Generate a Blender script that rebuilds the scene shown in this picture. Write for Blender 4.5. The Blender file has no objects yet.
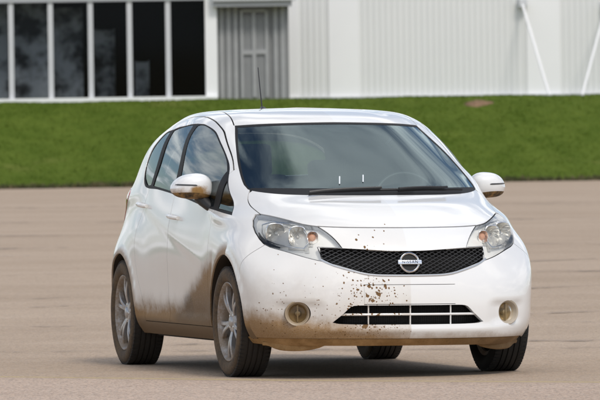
import bpy, bmesh, math, random
import numpy as np
from mathutils import Vector, Matrix
from mathutils.bvhtree import BVHTree
from mathutils.interpolate import poly_3d_calc
random.seed(7); np.random.seed(7)
scene = bpy.context.scene
COL = scene.collection

# ------------------------------------------------------------------ camera
F_PX, CAM = 7400.7, np.array([40.283, -10.682, 1.363])
YAW, PITCH, ROLL, BODY_ROLL = [math.radians(a) for a in (14.319, -0.521, -0.835, -0.677)]
cd = np.array([-math.cos(YAW)*math.cos(PITCH), math.sin(YAW)*math.cos(PITCH), math.sin(PITCH)])
cr = np.cross(cd, [0, 0, 1]); cr /= np.linalg.norm(cr); cu = np.cross(cr, cd)
CR = math.cos(ROLL)*cr+math.sin(ROLL)*cu
CU = -math.sin(ROLL)*cr+math.cos(ROLL)*cu
cam_data = bpy.data.cameras.new('camera'); cam = bpy.data.objects.new('camera', cam_data); COL.objects.link(cam)
cam.matrix_world = Matrix(((CR[0], CU[0], -cd[0], CAM[0]), (CR[1], CU[1], -cd[1], CAM[1]), (CR[2], CU[2], -cd[2], CAM[2]), (0, 0, 0, 1)))
cam_data.sensor_width = 36; cam_data.sensor_fit = 'HORIZONTAL'; cam_data.lens = F_PX/600*36
cam_data.clip_start = 1; cam_data.clip_end = 3000
cam_data.dof.use_dof = True; cam_data.dof.focus_distance = 41.2; cam_data.dof.aperture_fstop = 16
scene.camera = cam

# ------------------------------------------------------------------ light
SUN_EL, SUN_AZ = math.radians(50), None
view_az = math.atan2(-cd[1], -cd[0])                    # direction from the car towards the camera
sun_dir_az = view_az + math.radians(24)                 # sun behind the camera, to its right
sd = np.array([math.cos(sun_dir_az)*math.cos(SUN_EL), math.sin(sun_dir_az)*math.cos(SUN_EL), math.sin(SUN_EL)])
sun_data = bpy.data.lights.new('sun', 'SUN'); sun = bpy.data.objects.new('sun', sun_data); COL.objects.link(sun)
sun_data.energy = 1.5; sun_data.angle = math.radians(14); sun_data.color = (1, .95, .87)
sun.rotation_euler = Vector(-sd).to_track_quat('-Z', 'Y').to_euler()
sun.location = Vector(sd*60)
world = bpy.data.worlds.new('World'); scene.world = world; world.use_nodes = True
wt = world.node_tree; wt.nodes.clear()
def wn(t, **k):
    n = wt.nodes.new(t)
    for a, b in k.items(): setattr(n, a, b)
    return n
sky = wn('ShaderNodeTexSky', sky_type='NISHITA', sun_disc=False, sun_elevation=SUN_EL)
sky.sun_rotation = math.pi/2-sun_dir_az
sky.air_density = 1.0; sky.dust_density = 1.2; sky.ozone_density = 1.0
geo = wn('ShaderNodeTexCoord')
sep = wn('ShaderNodeSeparateXYZ'); wt.links.new(geo.outputs['Generated'], sep.inputs[0])
# clouds: the direction projected onto a flat layer overhead
def wm(op, a, b=None):
    n = wn('ShaderNodeMath', operation=op)
    for i, v in enumerate((a, b)):
        if v is None: continue
        if isinstance(v, (int, float)): n.inputs[i].default_value = v
        else: wt.links.new(v, n.inputs[i])
    return n.outputs[0]
den = wm('MAXIMUM', wm('ADD', sep.outputs[2], .10), .03)
comb = wn('ShaderNodeCombineXYZ')
wt.links.new(wm('DIVIDE', sep.outputs[0], den), comb.inputs[0]); wt.links.new(wm('DIVIDE', sep.outputs[1], den), comb.inputs[1])
noi = wn('ShaderNodeTexNoise'); noi.inputs['Scale'].default_value = 1.15; noi.inputs['Detail'].default_value = 7; noi.inputs['Roughness'].default_value = .56
wt.links.new(comb.outputs[0], noi.inputs['Vector'])
rmp = wn('ShaderNodeMapRange', interpolation_type='SMOOTHSTEP')
rmp.inputs['From Min'].default_value = .44; rmp.inputs['From Max'].default_value = .60
wt.links.new(noi.outputs['Fac'], rmp.inputs['Value'])
noi2 = wn('ShaderNodeTexNoise'); noi2.inputs['Scale'].default_value = 2.3; noi2.inputs['Detail'].default_value = 5
wt.links.new(comb.outputs[0], noi2.inputs['Vector'])
crmp = wn('ShaderNodeValToRGB')
crmp.color_ramp.elements[0].position = .3; crmp.color_ramp.elements[0].color = (5.2, 5.6, 6.3, 1)
crmp.color_ramp.elements[1].position = .72; crmp.color_ramp.elements[1].color = (13, 13, 13, 1)
wt.links.new(noi2.outputs['Fac'], crmp.inputs[0])
mix = wn('ShaderNodeMix', data_type='RGBA')
wt.links.new(rmp.outputs[0], mix.inputs[0]); wt.links.new(sky.outputs[0], mix.inputs[6]); wt.links.new(crmp.outputs[0], mix.inputs[7])
bg = wn('ShaderNodeBackground'); bg.inputs[1].default_value = .10
wt.links.new(mix.outputs[2], bg.inputs[0])
wo = wn('ShaderNodeOutputWorld'); wt.links.new(bg.outputs[0], wo.inputs[0])
vs = scene.view_settings
vs.view_transform = 'Standard'; vs.look = 'None'; vs.gamma = 1; vs.use_curve_mapping = False; vs.exposure = 0.30
scene.render.engine = 'CYCLES'
scene.cycles.max_bounces = 8; scene.cycles.transparent_max_bounces = 12

# ------------------------------------------------------------------ material helpers
class X:
    """a shader socket with arithmetic"""
    def __init__(s, t, k): s.t, s.k = t, k
    def _op(s, op, a, b=None, c=None):
        n = s.t.nodes.new('ShaderNodeMath'); n.operation = op
        for i, v in enumerate((a, b, c)):
            if v is None: continue
            if isinstance(v, X): s.t.links.new(v.k, n.inputs[i])
            else: n.inputs[i].default_value = v
        return X(s.t, n.outputs[0])
    def __add__(s, o): return s._op('ADD', s, o)
    def __radd__(s, o): return s._op('ADD', o, s)
    def __sub__(s, o): return s._op('SUBTRACT', s, o)
    def __rsub__(s, o): return s._op('SUBTRACT', o, s)
    def __mul__(s, o): return s._op('MULTIPLY', s, o)
    __rmul__ = __mul__
    def __truediv__(s, o): return s._op('DIVIDE', s, o)
    def gt(s, o): return s._op('GREATER_THAN', s, o)
    def lt(s, o): return s._op('LESS_THAN', s, o)
    def mx(s, o): return s._op('MAXIMUM', s, o)
    def mn(s, o): return s._op('MINIMUM', s, o)
    def abs(s): return s._op('ABSOLUTE', s)
    def sqrt(s): return s._op('SQRT', s)
    def pw(s, o): return s._op('POWER', s, o)
    def ss(s, a, b):
        """0 at a, 1 at b, smooth"""
        n = s.t.nodes.new('ShaderNodeMapRange'); n.interpolation_type = 'SMOOTHSTEP'
        s.t.links.new(s.k, n.inputs['Value'])
        if a < b:
            n.inputs['From Min'].default_value = a; n.inputs['From Max'].default_value = b
        else:
            n.inputs['From Min'].default_value = b; n.inputs['From Max'].default_value = a
            n.inputs['To Min'].default_value = 1; n.inputs['To Max'].default_value = 0
        return X(s.t, n.outputs[0])
class Mat:
    def __init__(s, name, col=(.8, .8, .8), rough=.5, metal=0, **kw):
        s.m = bpy.data.materials.new(name); s.m.use_nodes = True; s.t = s.m.node_tree
        s.b = s.t.nodes['Principled BSDF']
        s.set('Base Color', col); s.set('Roughness', rough); s.set('Metallic', metal)
        for k, v in kw.items(): s.set(k.replace('_', ' '), v)
        s._tc = None
    def set(s, k, v):
        i = s.b.inputs[k]
        if isinstance(v, X): s.t.links.new(v.k, i)
        elif isinstance(v, (tuple, list)): i.default_value = tuple(v)+((1,) if len(v) == 3 else ())
        else: i.default_value = v
    def obj(s):
        if s._tc is None: s._tc = s.t.nodes.new('ShaderNodeTexCoord')
        return X(s.t, s._tc.outputs['Object'])
    def xyz(s, v=None):
        n = s.t.nodes.new('ShaderNodeSeparateXYZ'); s.t.links.new((v or s.obj()).k, n.inputs[0])
        return [X(s.t, o) for o in n.outputs]
    def vec(s, x, y, z):
        n = s.t.nodes.new('ShaderNodeCombineXYZ')
        for i, v in enumerate((x, y, z)):
            if isinstance(v, X): s.t.links.new(v.k, n.inputs[i])
            else: n.inputs[i].default_value = v
        return X(s.t, n.outputs[0])
    def noise(s, scale, detail=4, rough=.55, v=None):
        n = s.t.nodes.new('ShaderNodeTexNoise'); n.inputs['Scale'].default_value = scale
        n.inputs['Detail'].default_value = detail; n.inputs['Roughness'].default_value = rough
        s.t.links.new((v or s.obj()).k, n.inputs['Vector'])
        return X(s.t, n.outputs['Fac'])
    def voro(s, scale, v=None):
        n = s.t.nodes.new('ShaderNodeTexVoronoi'); n.inputs['Scale'].default_value = scale
        s.t.links.new((v or s.obj()).k, n.inputs['Vector'])
        q = s.t.nodes.new('ShaderNodeSeparateColor'); s.t.links.new(n.outputs['Color'], q.inputs[0])
        return X(s.t, n.outputs['Distance']), X(s.t, q.outputs[0]), X(s.t, q.outputs[1])
    def mix(s, f, a, b):
        n = s.t.nodes.new('ShaderNodeMix'); n.data_type = 'RGBA'
        for i, v in ((0, f), (6, a), (7, b)):
            if isinstance(v, X): s.t.links.new(v.k, n.inputs[i])
            elif isinstance(v, (tuple, list)): n.inputs[i].default_value = tuple(v)+(1,)
            else: n.inputs[i].default_value = v
        return X(s.t, n.outputs[2])
    def bump(s, h, strength=.3, dist=.01):
        n = s.t.nodes.new('ShaderNodeBump'); n.inputs['Strength'].default_value = strength; n.inputs['Distance'].default_value = dist
        s.t.links.new(h.k, n.inputs['Height']); s.t.links.new(n.outputs[0], s.b.inputs['Normal'])

MUD = (.225, .128, .050); MUD2 = (.15, .085, .036)
def car_dirt(m):
    """mud mask and painted sill shade on the car, in car coordinates (x forward, y to its left, z up): one half was driven dirty"""
    x, y, z = m.xyz()
    dirty = y.ss(.004, -.004)
    n1 = m.noise(7, 5, .6); n2 = m.noise(38, 4, .65); nn = (n1-.5)*.22+(n2-.5)*.10
    side = y.ss(-.66, -.76)
    low = (z+nn*.5).ss(.45, .29)*1.0
    fan_top = .615+(x+.49)*.32
    fan = ((fan_top-z)+nn*.5).ss(-.06, .08)*x.ss(-.28, -.34)*x.ss(-1.55, -1.2)
    core = (((x+.98)*(x+.98)*26+(z-.365)*(z-.365)*75)+nn*1.0).ss(.80, .25)
    rear = ((.39-z)+(x+2.1).abs()*-.45+nn*.6).ss(-.06, .14)*x.ss(-1.5, -1.95)
    sidem = side*(low.mx(fan*.92).mx(rear*.8))*x.lt(.42)
    lip = ((x*x+(z-.305)*(z-.305)).sqrt()+nn*.16).ss(.46, .39)*.85*side*x.lt(.05)
    lip2 = (((x+2.6)*(x+2.6)+(z-.305)*(z-.305)).sqrt()+nn*.16).ss(.41, .35)*.7*side
    front = x.ss(.30, .42)
    fl = ((z+nn*.5)-(y*-.16)).ss(.325, .175)*front
    haze = ((z+nn*1.2)-(y*-.12)).ss(.58, .26)*.24*front
    clean_low = (z+nn*.25).ss(.262, .212)*.62*front
    yz = m.vec(y, z, 0.0)
    def specks(scale, thr, rmin, rvar, off):
        v = m.vec(y+off, z+(n2-.5)*.008, 0.0)
        d, a, b = m.voro(scale, v)
        return d.lt((b*rvar+rmin))*a.lt(thr)
    cx = (y+.225)/.17; cz = (z-.43)/.24
    cl = (cx*cx+cz*cz).ss(1.7, .1)
    cx2 = (y+.225)/.10; cz2 = (z-.45)/.10
    cl2 = (cx2*cx2+cz2*cz2).ss(1.7, .2)
    cz3 = (z-.268)/.03
    cl3 = (cx2*cx2*1.8+cz3*cz3).ss(1.4, .2)
    n3 = m.noise(75, 3, .6)
    d1, a1, b1 = m.voro(27, m.vec(y+.37+(n3-.5)*.030, z+(n2-.5)*.050, 0.0))
    sp = d1.lt(b1*.40+.12)*a1.lt(cl2*.85+cl3*.9)
    d2, a2, b2 = m.voro(70, m.vec(y+.11+(n3-.5)*.012, z+(n2-.5)*.018, 0.0))
    sp = sp.mx(d2.lt(b2*.30+.10)*a2.lt(cl*.72+cl3*.5))
    d3, a3, b3 = m.voro(120, m.vec(y+.71, z, 0.0))
    wide = z.ss(.58, .28)*.20+.008
    sp = sp.mx(d3.lt(b3*.30+.12)*a3.lt(wide))
    d4, a4, b4 = m.voro(55, m.vec(y+.53, z+(n2-.5)*.01, 0.0))
    sp = sp.mx(d4.lt(b4*.28+.10)*a4.lt(((y+.19).abs().ss(.20, .05)*z.ss(.66, .70)*.22)))
    sp = sp*front*x.gt(.5)*z.lt(.86)
    base = sidem.mx(lip).mx(lip2).mx(fl*.92).mx(haze)
    grain = m.noise(160, 3, .7)
    dark = (core*side*dirty).mx(side*z.ss(.30, .255)).mx(side*fan*z.ss(.56, .34)*.85)*x.lt(.42)  # darker mud, plus the down-facing sill's shade put into the colour
    soft = (base*dirty).mx(clean_low)
    soft = soft*(grain*.35+.88)
    soft = soft.mn(1.0).mx(0.0)
    return soft, sp*dirty, dirty, n2, dark
def paint(name, dirt=True, white=(.80, .80, .795)):
    m = Mat(name, white, .32, 0, Coat_Weight=1.0, Coat_Roughness=.035, Specular_IOR_Level=.45)
    if dirt:
        soft, sp, dirty, n2, dark = car_dirt(m)
        film = dirty*(m.noise(5, 6, .6)*.16+.09)
        c0 = m.mix(film, white, (.60, .53, .42))
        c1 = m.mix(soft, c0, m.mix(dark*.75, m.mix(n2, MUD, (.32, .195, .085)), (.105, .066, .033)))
        c2 = m.mix(sp, c1, m.mix(m.noise(60, 3), (.085, .042, .014), (.24, .13, .045)))
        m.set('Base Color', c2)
        tot = soft.mx(sp)
        px_, py_, pz_ = m.xyz()
        dust = py_.ss(-.60, -.74)*(m.noise(3, 5, .6)*.5+.5)              # road dust dulls the muddy flank
        m.set('Roughness', tot*.45+.33)
        m.set('Coat Weight', (1.0-(tot*1.6).mn(1.0)*.97)*(1.0-dust*.2))
        m.set('Coat Roughness', dust*.09+.03)
        m.bump(tot*.6+m.noise(220, 2)*tot*.5, .35, .004)
    return m.m
def body_net():
    R=[]
    # ---- lower rows: front columns c0..c8 explicit, c9.. from table
    def row(front,side,rear):
        R.append(front+side+rear)
    XS=[-.60,-1.05,-1.50,-2.0,-2.35,-2.70,-2.98]      # c9..c15
    def side(ys,zs): return [(x,y,z) for x,y,z in zip(XS,ys,zs)]
    def rr(z,k=1.0,xr=-3.235,z2=None):
        z2=z if z2 is None else z2
        return [(xr+.10,.645*k,z),(xr+.03,.40*k,z2),(xr,0,z2)]
    c=lambda v,n=7:[v]*n
    row([(.80,0,.168),(.785,.24,.168),(.735,.42,.168),(.65,.55,.168),(.54,.655,.17),(.40,.735,.175),(.2,.765,.18),(0,.77,.185),(-.26,.77,.185)],
        side(c(.77),c(.187)),rr(.24,.95,-3.15))
    row([(.848,0,.213),(.832,.25,.213),(.78,.445,.213),(.692,.585,.213),(.575,.695,.215),(.42,.772,.22),(.2,.805,.225),(0,.812,.232),(-.26,.812,.24)],
        side(c(.812),c(.245)),rr(.30,.98,-3.2))
    row([(.868,0,.29),(.850,.25,.29),(.80,.45,.29),(.717,.595,.29),(.60,.712,.29),(.43,.795,.295),(.2,.828,.30),(0,.836,.305),(-.26,.834,.31)],
        side([.822,.818,.818,.822,.838,.84,.80],c(.315)),rr(.36))
    row([(.872,0,.40),(.855,.25,.40),(.805,.45,.40),(.718,.605,.40),(.60,.723,.40),(.43,.808,.405),(.2,.84,.41),(0,.846,.415),(-.26,.843,.42)],
        side([.828,.824,.824,.83,.848,.848,.80],c(.42)),rr(.45))
    row([(.866,0,.51),(.846,.25,.51),(.786,.46,.51),(.692,.612,.51),(.575,.735,.51),(.415,.817,.515),(.2,.843,.52),(0,.847,.525),(-.26,.844,.53)],
        side([.833,.829,.829,.834,.848,.848,.80],c(.535)),rr(.55))
    row([(.842,0,.61),(.818,.25,.61),(.742,.46,.61),(.635,.612,.61),(.52,.735,.61),(.38,.815,.615),(.18,.842,.625),(0,.846,.635),(-.26,.843,.64)],
        side([.837,.834,.834,.838,.847,.846,.795],c(.645)),rr(.65))
    row([(.798,0,.72),(.768,.25,.72),(.678,.46,.72),(.555,.608,.72),(.43,.722,.72),(.305,.798,.722),(.15,.832,.726),(0,.84,.73),(-.27,.838,.735)],
        side([.836,.834,.834,.836,.84,.83,.775],[.738,.742,.746,.75,.752,.752,.752]),rr(.75,.985))
    row([(.687,0,.832),(.665,.25,.836),(.580,.45,.840),(.46,.602,.838),(.34,.70,.828),(.22,.770,.818),(.09,.806,.812),(-.05,.82,.812),(-.3,.825,.815)],
        side([.825,.824,.824,.823,.82,.795,.74],[.82,.826,.832,.838,.842,.845,.845]),rr(.845,.96))
    row([(.552,0,.900),(.53,.25,.904),(.452,.44,.908),(.328,.59,.905),(.195,.692,.896),(.07,.752,.884),(-.05,.784,.876),(-.2,.80,.872),(-.42,.808,.872)],
        side([.81,.81,.81,.806,.798,.765,.71],[.878,.888,.90,.912,.922,.928,.928]),rr(.925,.92))
    XS=[-.78,-1.12,-1.54,-2.0,-2.35,-2.70,-2.97]
    row([(.39,0,.958),(.37,.25,.962),(.295,.44,.964),(.18,.58,.960),(.045,.672,.952),(-.075,.728,.936),(-.20,.764,.918),(-.36,.782,.912),(-.56,.792,.918)],
        side([.798,.799,.798,.79,.775,.735,.68],[.926,.94,.958,.976,.988,.995,.995]),rr(.99,.88,-3.23))
    row([(.18,0,1.008),(.16,.25,1.012),(.09,.43,1.018),(-.02,.57,1.025),(-.149,.662,1.030),(-.24,.708,1.008),(-.36,.742,.978),(-.52,.762,.960),(-.70,.775,.962)],
        [(-.95,.783,.976),(-1.25,.786,.994),(-1.6,.784,1.015),(-2.0,.772,1.034),(-2.35,.75,1.048),(-2.68,.708,1.058),(-2.93,.65,1.06)],[(-3.1,.55,1.05),(-3.19,.35,1.045),(-3.215,0,1.045)])
    row([(-.14,0,1.145),(-.16,.25,1.147),(-.22,.42,1.148),(-.31,.54,1.148),(-.40,.624,1.147),(-.49,.694,1.14),(-.60,.733,1.13),(-.75,.750,1.122),(-.90,.757,1.12)],
        [(-1.12,.762,1.126),(-1.36,.762,1.135),(-1.65,.758,1.147),(-2.0,.745,1.158),(-2.3,.725,1.165),(-2.6,.69,1.168),(-2.85,.636,1.17)],[(-3.02,.53,1.17),(-3.12,.34,1.17),(-3.15,0,1.17)])
    row([(-.46,0,1.284),(-.48,.25,1.286),(-.54,.40,1.286),(-.63,.51,1.285),(-.71,.585,1.283),(-.78,.642,1.282),(-.87,.683,1.28),(-.98,.706,1.28),(-1.1,.717,1.282)],
        [(-1.27,.722,1.285),(-1.46,.722,1.29),(-1.7,.716,1.292),(-2.0,.70,1.292),(-2.26,.68,1.29),(-2.5,.652,1.29),(-2.75,.60,1.29)],[(-2.93,.505,1.295),(-3.02,.33,1.30),(-3.05,0,1.302)])
    row([(-.80,0,1.425),(-.815,.25,1.424),(-.87,.38,1.420),(-.935,.475,1.413),(-.994,.54,1.405),(-1.05,.588,1.40),(-1.12,.622,1.397),(-1.2,.642,1.398),(-1.3,.652,1.402)],
        [(-1.42,.656,1.405),(-1.57,.656,1.407),(-1.76,.65,1.405),(-2.0,.635,1.40),(-2.22,.612,1.392),(-2.43,.58,1.385),(-2.65,.525,1.382)],[(-2.83,.435,1.388),(-2.92,.28,1.396),(-2.95,0,1.40)])
    row([(-.95,0,1.466),(-.965,.24,1.464),(-1.01,.36,1.459),(-1.07,.45,1.453),(-1.13,.515,1.447),(-1.19,.552,1.444),(-1.25,.576,1.444),(-1.33,.589,1.447),(-1.42,.596,1.45)],
        [(-1.53,.599,1.452),(-1.66,.598,1.454),(-1.82,.59,1.453),(-2.02,.575,1.448),(-2.2,.553,1.442),(-2.38,.52,1.436),(-2.56,.465,1.432)],[(-2.70,.385,1.436),(-2.79,.25,1.442),(-2.82,0,1.446)])
    row([(-1.15,0,1.495),(-1.16,.2,1.494),(-1.2,.31,1.490),(-1.25,.39,1.486),(-1.30,.445,1.482),(-1.35,.475,1.481),(-1.41,.492,1.481),(-1.47,.501,1.483),(-1.54,.506,1.484)],
        [(-1.63,.507,1.485),(-1.74,.505,1.485),(-1.87,.497,1.484),(-2.02,.485,1.481),(-2.16,.465,1.477),(-2.30,.435,1.473),(-2.43,.385,1.471)],[(-2.53,.315,1.473),(-2.6,.2,1.477),(-2.62,0,1.48)])
    r15=np.array(R[-1]);
    m=np.array([-1.87,0,0])
    a=r15.copy();a[:,0]=-1.87+(r15[:,0]+1.87)*.62;a[:,1]*=.5;a[:,2]=1.506-.35*(1.495-r15[:,2]);R.append([tuple(q) for q in a])
    a=r15.copy();a[:,0]=-1.87+(r15[:,0]+1.87)*.35;a[:,1]*=0;a[:,2]=1.511-.2*(1.495-r15[:,2]);R.append([tuple(q) for q in a])
    R=np.array(R,float)
    for r,c0,c1,dy,dz in ((8,5,7,.022,0),(9,5,7,.022,0),(10,5,7,.020,0),(10,4,4,.006,0),(6,5,6,.016,0),(5,5,5,.016,0),(4,5,5,.008,0),(3,5,5,.007,0),(2,5,5,.010,0),(1,4,5,-.008,0),
        (11,5,8,.020,0),(12,5,9,.012,0),(13,5,10,.012,0),(11,9,12,.006,0),(11,13,15,.022,0),(12,12,15,.020,0),(13,12,15,.018,0),(10,13,15,.030,0),(9,13,13,.016,0),(9,14,15,.030,0),(8,14,15,.006,0),(9,8,8,.013,0),(8,8,8,.010,0),(10,8,8,.009,0),(7,14,15,-.010,0),(6,14,15,-.016,0),
        (14,3,14,.006,.004),(15,3,14,.004,.004)):
        R[r,c0:c1+1,1]+=dy;R[r,c0:c1+1,2]+=dz
    return R
def bs_basis(t):
    return np.array([(1-t)**3,3*t**3-6*t**2+4,-3*t**3+3*t**2+3*t+1,t**3])/6
def bs_mat(n,sub):
    # rows: evaluation points; columns: n+2 padded control points
    M=[]
    for i in range(n-1):
        for k in range(sub):
            r=np.zeros(n+2);r[i:i+4]=bs_basis(k/sub);M.append(r)
    r=np.zeros(n+2);r[n-2:n+2]=bs_basis(1.0);M.append(r)
    return np.array(M)
MY=np.array([1,-1,1.])
def pad(N):
    a=np.concatenate([N[:,1:2]*MY,N,N[:,-2:-1]*MY],1)
    lo=2*a[0:1]-a[1:2]; hi=a[-2:-1]*MY
    return np.concatenate([lo,a,hi],0)
def body_surface(sub=8,iters=3):
    Q=body_net();N=Q.copy();nr,nc=Q.shape[:2]
    A=bs_mat(nr,1);B=bs_mat(nc,1)
    for _ in range(iters):
        E=np.einsum('ri,ijk,cj->rck',A,pad(N),B)
        N=N+(Q-E)
    A=bs_mat(nr,sub);B=bs_mat(nc,sub)
    S=np.einsum('ri,ijk,cj->rck',A,pad(N),B)
    S[:,0,1]=0;S[:,-1,1]=0;S[-1,:,1]=0
    return S
# ------------------------------------------------------------------ mesh helpers
def tag(o, label=None, cat=None, group=None, kind=None):
    for k, v in (('label', label), ('category', cat), ('group', group), ('kind', kind)):
        if v: o[k] = v
    return o
def link(name, me, parent=None):
    o = bpy.data.objects.new(name, me); COL.objects.link(o)
    if parent is not None: o.parent = parent
    return o
def mesh(name, V, Fc, mat, parent=None, smooth=True, angle=None):
    me = bpy.data.meshes.new(name); me.from_pydata([tuple(map(float, v)) for v in V], [], [tuple(map(int, f)) for f in Fc])
    me.validate(); me.update()
    if smooth: me.shade_smooth()
    if angle is not None:
        bm = bmesh.new(); bm.from_mesh(me)
        for e in bm.edges:
            if len(e.link_faces) == 2 and e.calc_face_angle(0) > math.radians(angle): e.smooth = False
        bm.to_mesh(me); bm.free()
    if mat: me.materials.append(mat)
    return link(name, me, parent)
class MB:
    """collects verts and faces"""
    def __init__(s): s.V, s.F = [], []
    def add(s, V, F):
        b = len(s.V); s.V += [tuple(v) for v in V]; s.F += [tuple(i+b for i in f) for f in F]; return s
    def box(s, lo, hi, M=None, bev=0):
        lo = np.array(lo, float); hi = np.array(hi, float)
        if bev <= 0:
            V = [(x, y, z) for x in (lo[0], hi[0]) for y in (lo[1], hi[1]) for z in (lo[2], hi[2])]
            F = [(0, 1, 3, 2), (4, 6, 7, 5), (0, 4, 5, 1), (2, 3, 7, 6), (0, 2, 6, 4), (1, 5, 7, 3)]
        else:
            bm = bmesh.new(); bmesh.ops.create_cube(bm, size=1)
            for v in bm.verts: v.co = Vector([(lo[i]+hi[i])/2+v.co[i]*(hi[i]-lo[i]) for i in range(3)])
            bmesh.ops.bevel(bm, geom=list(bm.edges), offset=bev, segments=3, affect='EDGES', profile=.5)
            bm.verts.index_update(); V = [tuple(v.co) for v in bm.verts]; F = [[v.index for v in f.verts] for f in bm.faces]; bm.free()
        if M is not None: V = [tuple(M @ Vector(v)) for v in V]
        return s.add(V, F)
    def tube(s, P, r, n=8, ry=None, up=(0, 0, 1), caps=True):
        P = [Vector(p) for p in P]; m = len(P); rs = r if isinstance(r, (list, tuple)) else [r]*m
        V, F = [], []
        for i, p in enumerate(P):
            t = (P[min(i+1, m-1)]-P[max(i-1, 0)]).normalized()
            a = t.cross(Vector(up))
            if a.length < 1e-4: a = t.cross(Vector((1, 0, 0)))
            a.normalize(); b = a.cross(t)
            for k in range(n):
                q = 2*math.pi*k/n
                V.append(p+a*math.cos(q)*rs[i]+b*math.sin(q)*(rs[i] if ry is None else ry))
        for i in range(m-1):
            for k in range(n): F.append((i*n+k, i*n+(k+1) % n, (i+1)*n+(k+1) % n, (i+1)*n+k))
        if caps: F += [tuple(range(n))[::-1], tuple((m-1)*n+k for k in range(n))]
        return s.add(V, F)
    def lathe(s, prof, n=64, M=None, close=False):
        """profile (r, h) spun about local z"""
        V, F = [], []; m = len(prof)
        for k in range(n):
            a = 2*math.pi*k/n
            for r, h in prof: V.append((r*math.cos(a), r*math.sin(a), h))
        for k in range(n):
            for i in range(m if close else m-1):
                j = (i+1) % m; q = (k+1) % n
                F.append((k*m+i, q*m+i, q*m+j, k*m+j))
        if M is not None: V = [tuple(M @ Vector(v)) for v in V]
        return s.add(V, F)
    def build(s, name, mat, parent=None, smooth=True, angle=35):
        return mesh(name, s.V, s.F, mat, parent, smooth, angle if smooth else None)

# ------------------------------------------------------------------ car body surface (dense grid)
SUB = 7
S = body_surface(SUB)
def sstep(a, b, t):
    t = np.clip((t-a)/(b-a), 0, 1); return t*t*(3-2*t)
# fair the flank: one low-order surface y(x, z) through the side, blended out at its borders
def poly_terms(x, z, nx=4, nz=6):
    X_ = (x+1.3)/.95; Z_ = (z-.85)/.55
    return np.stack([X_**i*Z_**j for i in range(nx+1) for j in range(nz+1) if i+j <= 7], -1)
_x, _y, _z = S[..., 0], S[..., 1], S[..., 2]
_m = (_x > -2.3) & (_x < -.30) & (_z > .26) & (_z < 1.42) & (_y > .58)
FIT = np.linalg.lstsq(poly_terms(_x[_m], _z[_m]), _y[_m], rcond=None)[0]
_b = sstep(-2.3, -2.0, _x)*(1-sstep(-.62, -.32, _x))*sstep(.24, .34, _z)*(1-sstep(1.36, 1.43, _z))*sstep(.56, .62, _y)
_fy = poly_terms(_x, _z)@FIT
print('FLANK FIT max dev %.4f' % np.abs((_fy-_y)*_b).max())
S[..., 1] = _y+(_fy-_y)*_b
# pressed-in features, along x for the bumper and along y for the flanks
x_, y_, z_ = S[..., 0].copy(), S[..., 1].copy(), S[..., 2].copy()
frontm = sstep(.35, .5, x_)
pocket = sstep(.45, .54, y_)*(1-sstep(.66, .74, y_))*sstep(.27, .33, z_)*(1-sstep(.405, .425, z_))
S[..., 0] -= frontm*.020*pocket
chin = np.exp(-((z_-.265)/.022)**2)*(1-sstep(.40, .60, y_))
S[..., 0] += frontm*.012*chin
sidem = (1-sstep(-.45, -.2, x_))*sstep(-3.0, -2.7, x_)*sstep(.70, .76, y_)
zl = .64+(-.75-x_)*.205                                # crease that climbs to the rear handle
below = zl-z_
cre = sstep(-.02, .05, below)*np.exp(-np.clip(below, 0, None)/.13)
S[..., 1] -= sidem*.0042*cre*sstep(-2.45, -2.1, x_)*(1-sstep(-.75, -.5, x_))
zs = .335
S[..., 1] -= sidem*.008*np.exp(-((z_-zs)/.03)**2)*(1-sstep(-.6, -.45, x_))*sstep(-2.15, -2.0, x_)
for cxw, rw in ((0, .372), (-2.6, .347)):              # raised lip round each wheel arch
    rr_ = np.hypot(x_-cxw, z_-.305)
    S[..., 1] += sstep(.70, .78, y_)*.007*(1-sstep(rw+.02, rw+.045, rr_))
nr, nc = S.shape[:2]
GV = np.concatenate([S[:, ::-1]*np.array([1, -1, 1]), S[:, 1:]], 1)      # right half, then left half
nc2 = GV.shape[1]
# close the ring: first and last column are both the rear centre line
du = np.gradient(GV, axis=1); dv = np.gradient(GV, axis=0)
GN = np.cross(du, dv); ln = np.linalg.norm(GN, axis=2, keepdims=True); ln[ln < 1e-12] = 1; GN /= ln
if (GN[..., 0]*GV[..., 0]).sum() + (GN[..., 1]*GV[..., 1]).sum() < 0: GN = -GN
GN[-1] = (0, 0, 1)
mid = nc2//2
GN[:, mid, 1] = 0; GN[:, mid] /= np.maximum(np.linalg.norm(GN[:, mid], axis=1, keepdims=True), 1e-9)
gvl = GV.reshape(-1, 3); gnl = GN.reshape(-1, 3)
gf = []
for i in range(nr-1):
    for j in range(nc2-1):
        gf.append((i*nc2+j, i*nc2+j+1, (i+1)*nc2+j+1, (i+1)*nc2+j))
BVH = BVHTree.FromPolygons([tuple(v) for v in gvl], gf)
def surf_normal(p):
    loc, nrm, idx, dist = BVH.find_nearest(Vector(p))
    ids = gf[idx]
    w = poly_3d_calc([Vector(gvl[i]) for i in ids], loc)
    n = np.zeros(3)
    for a, i in zip(w, ids): n += a*gnl[i]
    l = np.linalg.norm(n)
    return n/l if l > 1e-6 else np.array(nrm)
def front_x(y, z):
    h = BVH.ray_cast(Vector((3, y, z)), Vector((-1, 0, 0))); return h[0].x if h[0] else None
def side_y(x, z, s=1):
    h = BVH.ray_cast(Vector((x, 3*s, z)), Vector((0, -s, 0))); return h[0].y if h[0] else None
def top_z(x, y):
    h = BVH.ray_cast(Vector((x, y, 4)), Vector((0, 0, -1))); return h[0].z if h[0] else None

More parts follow.
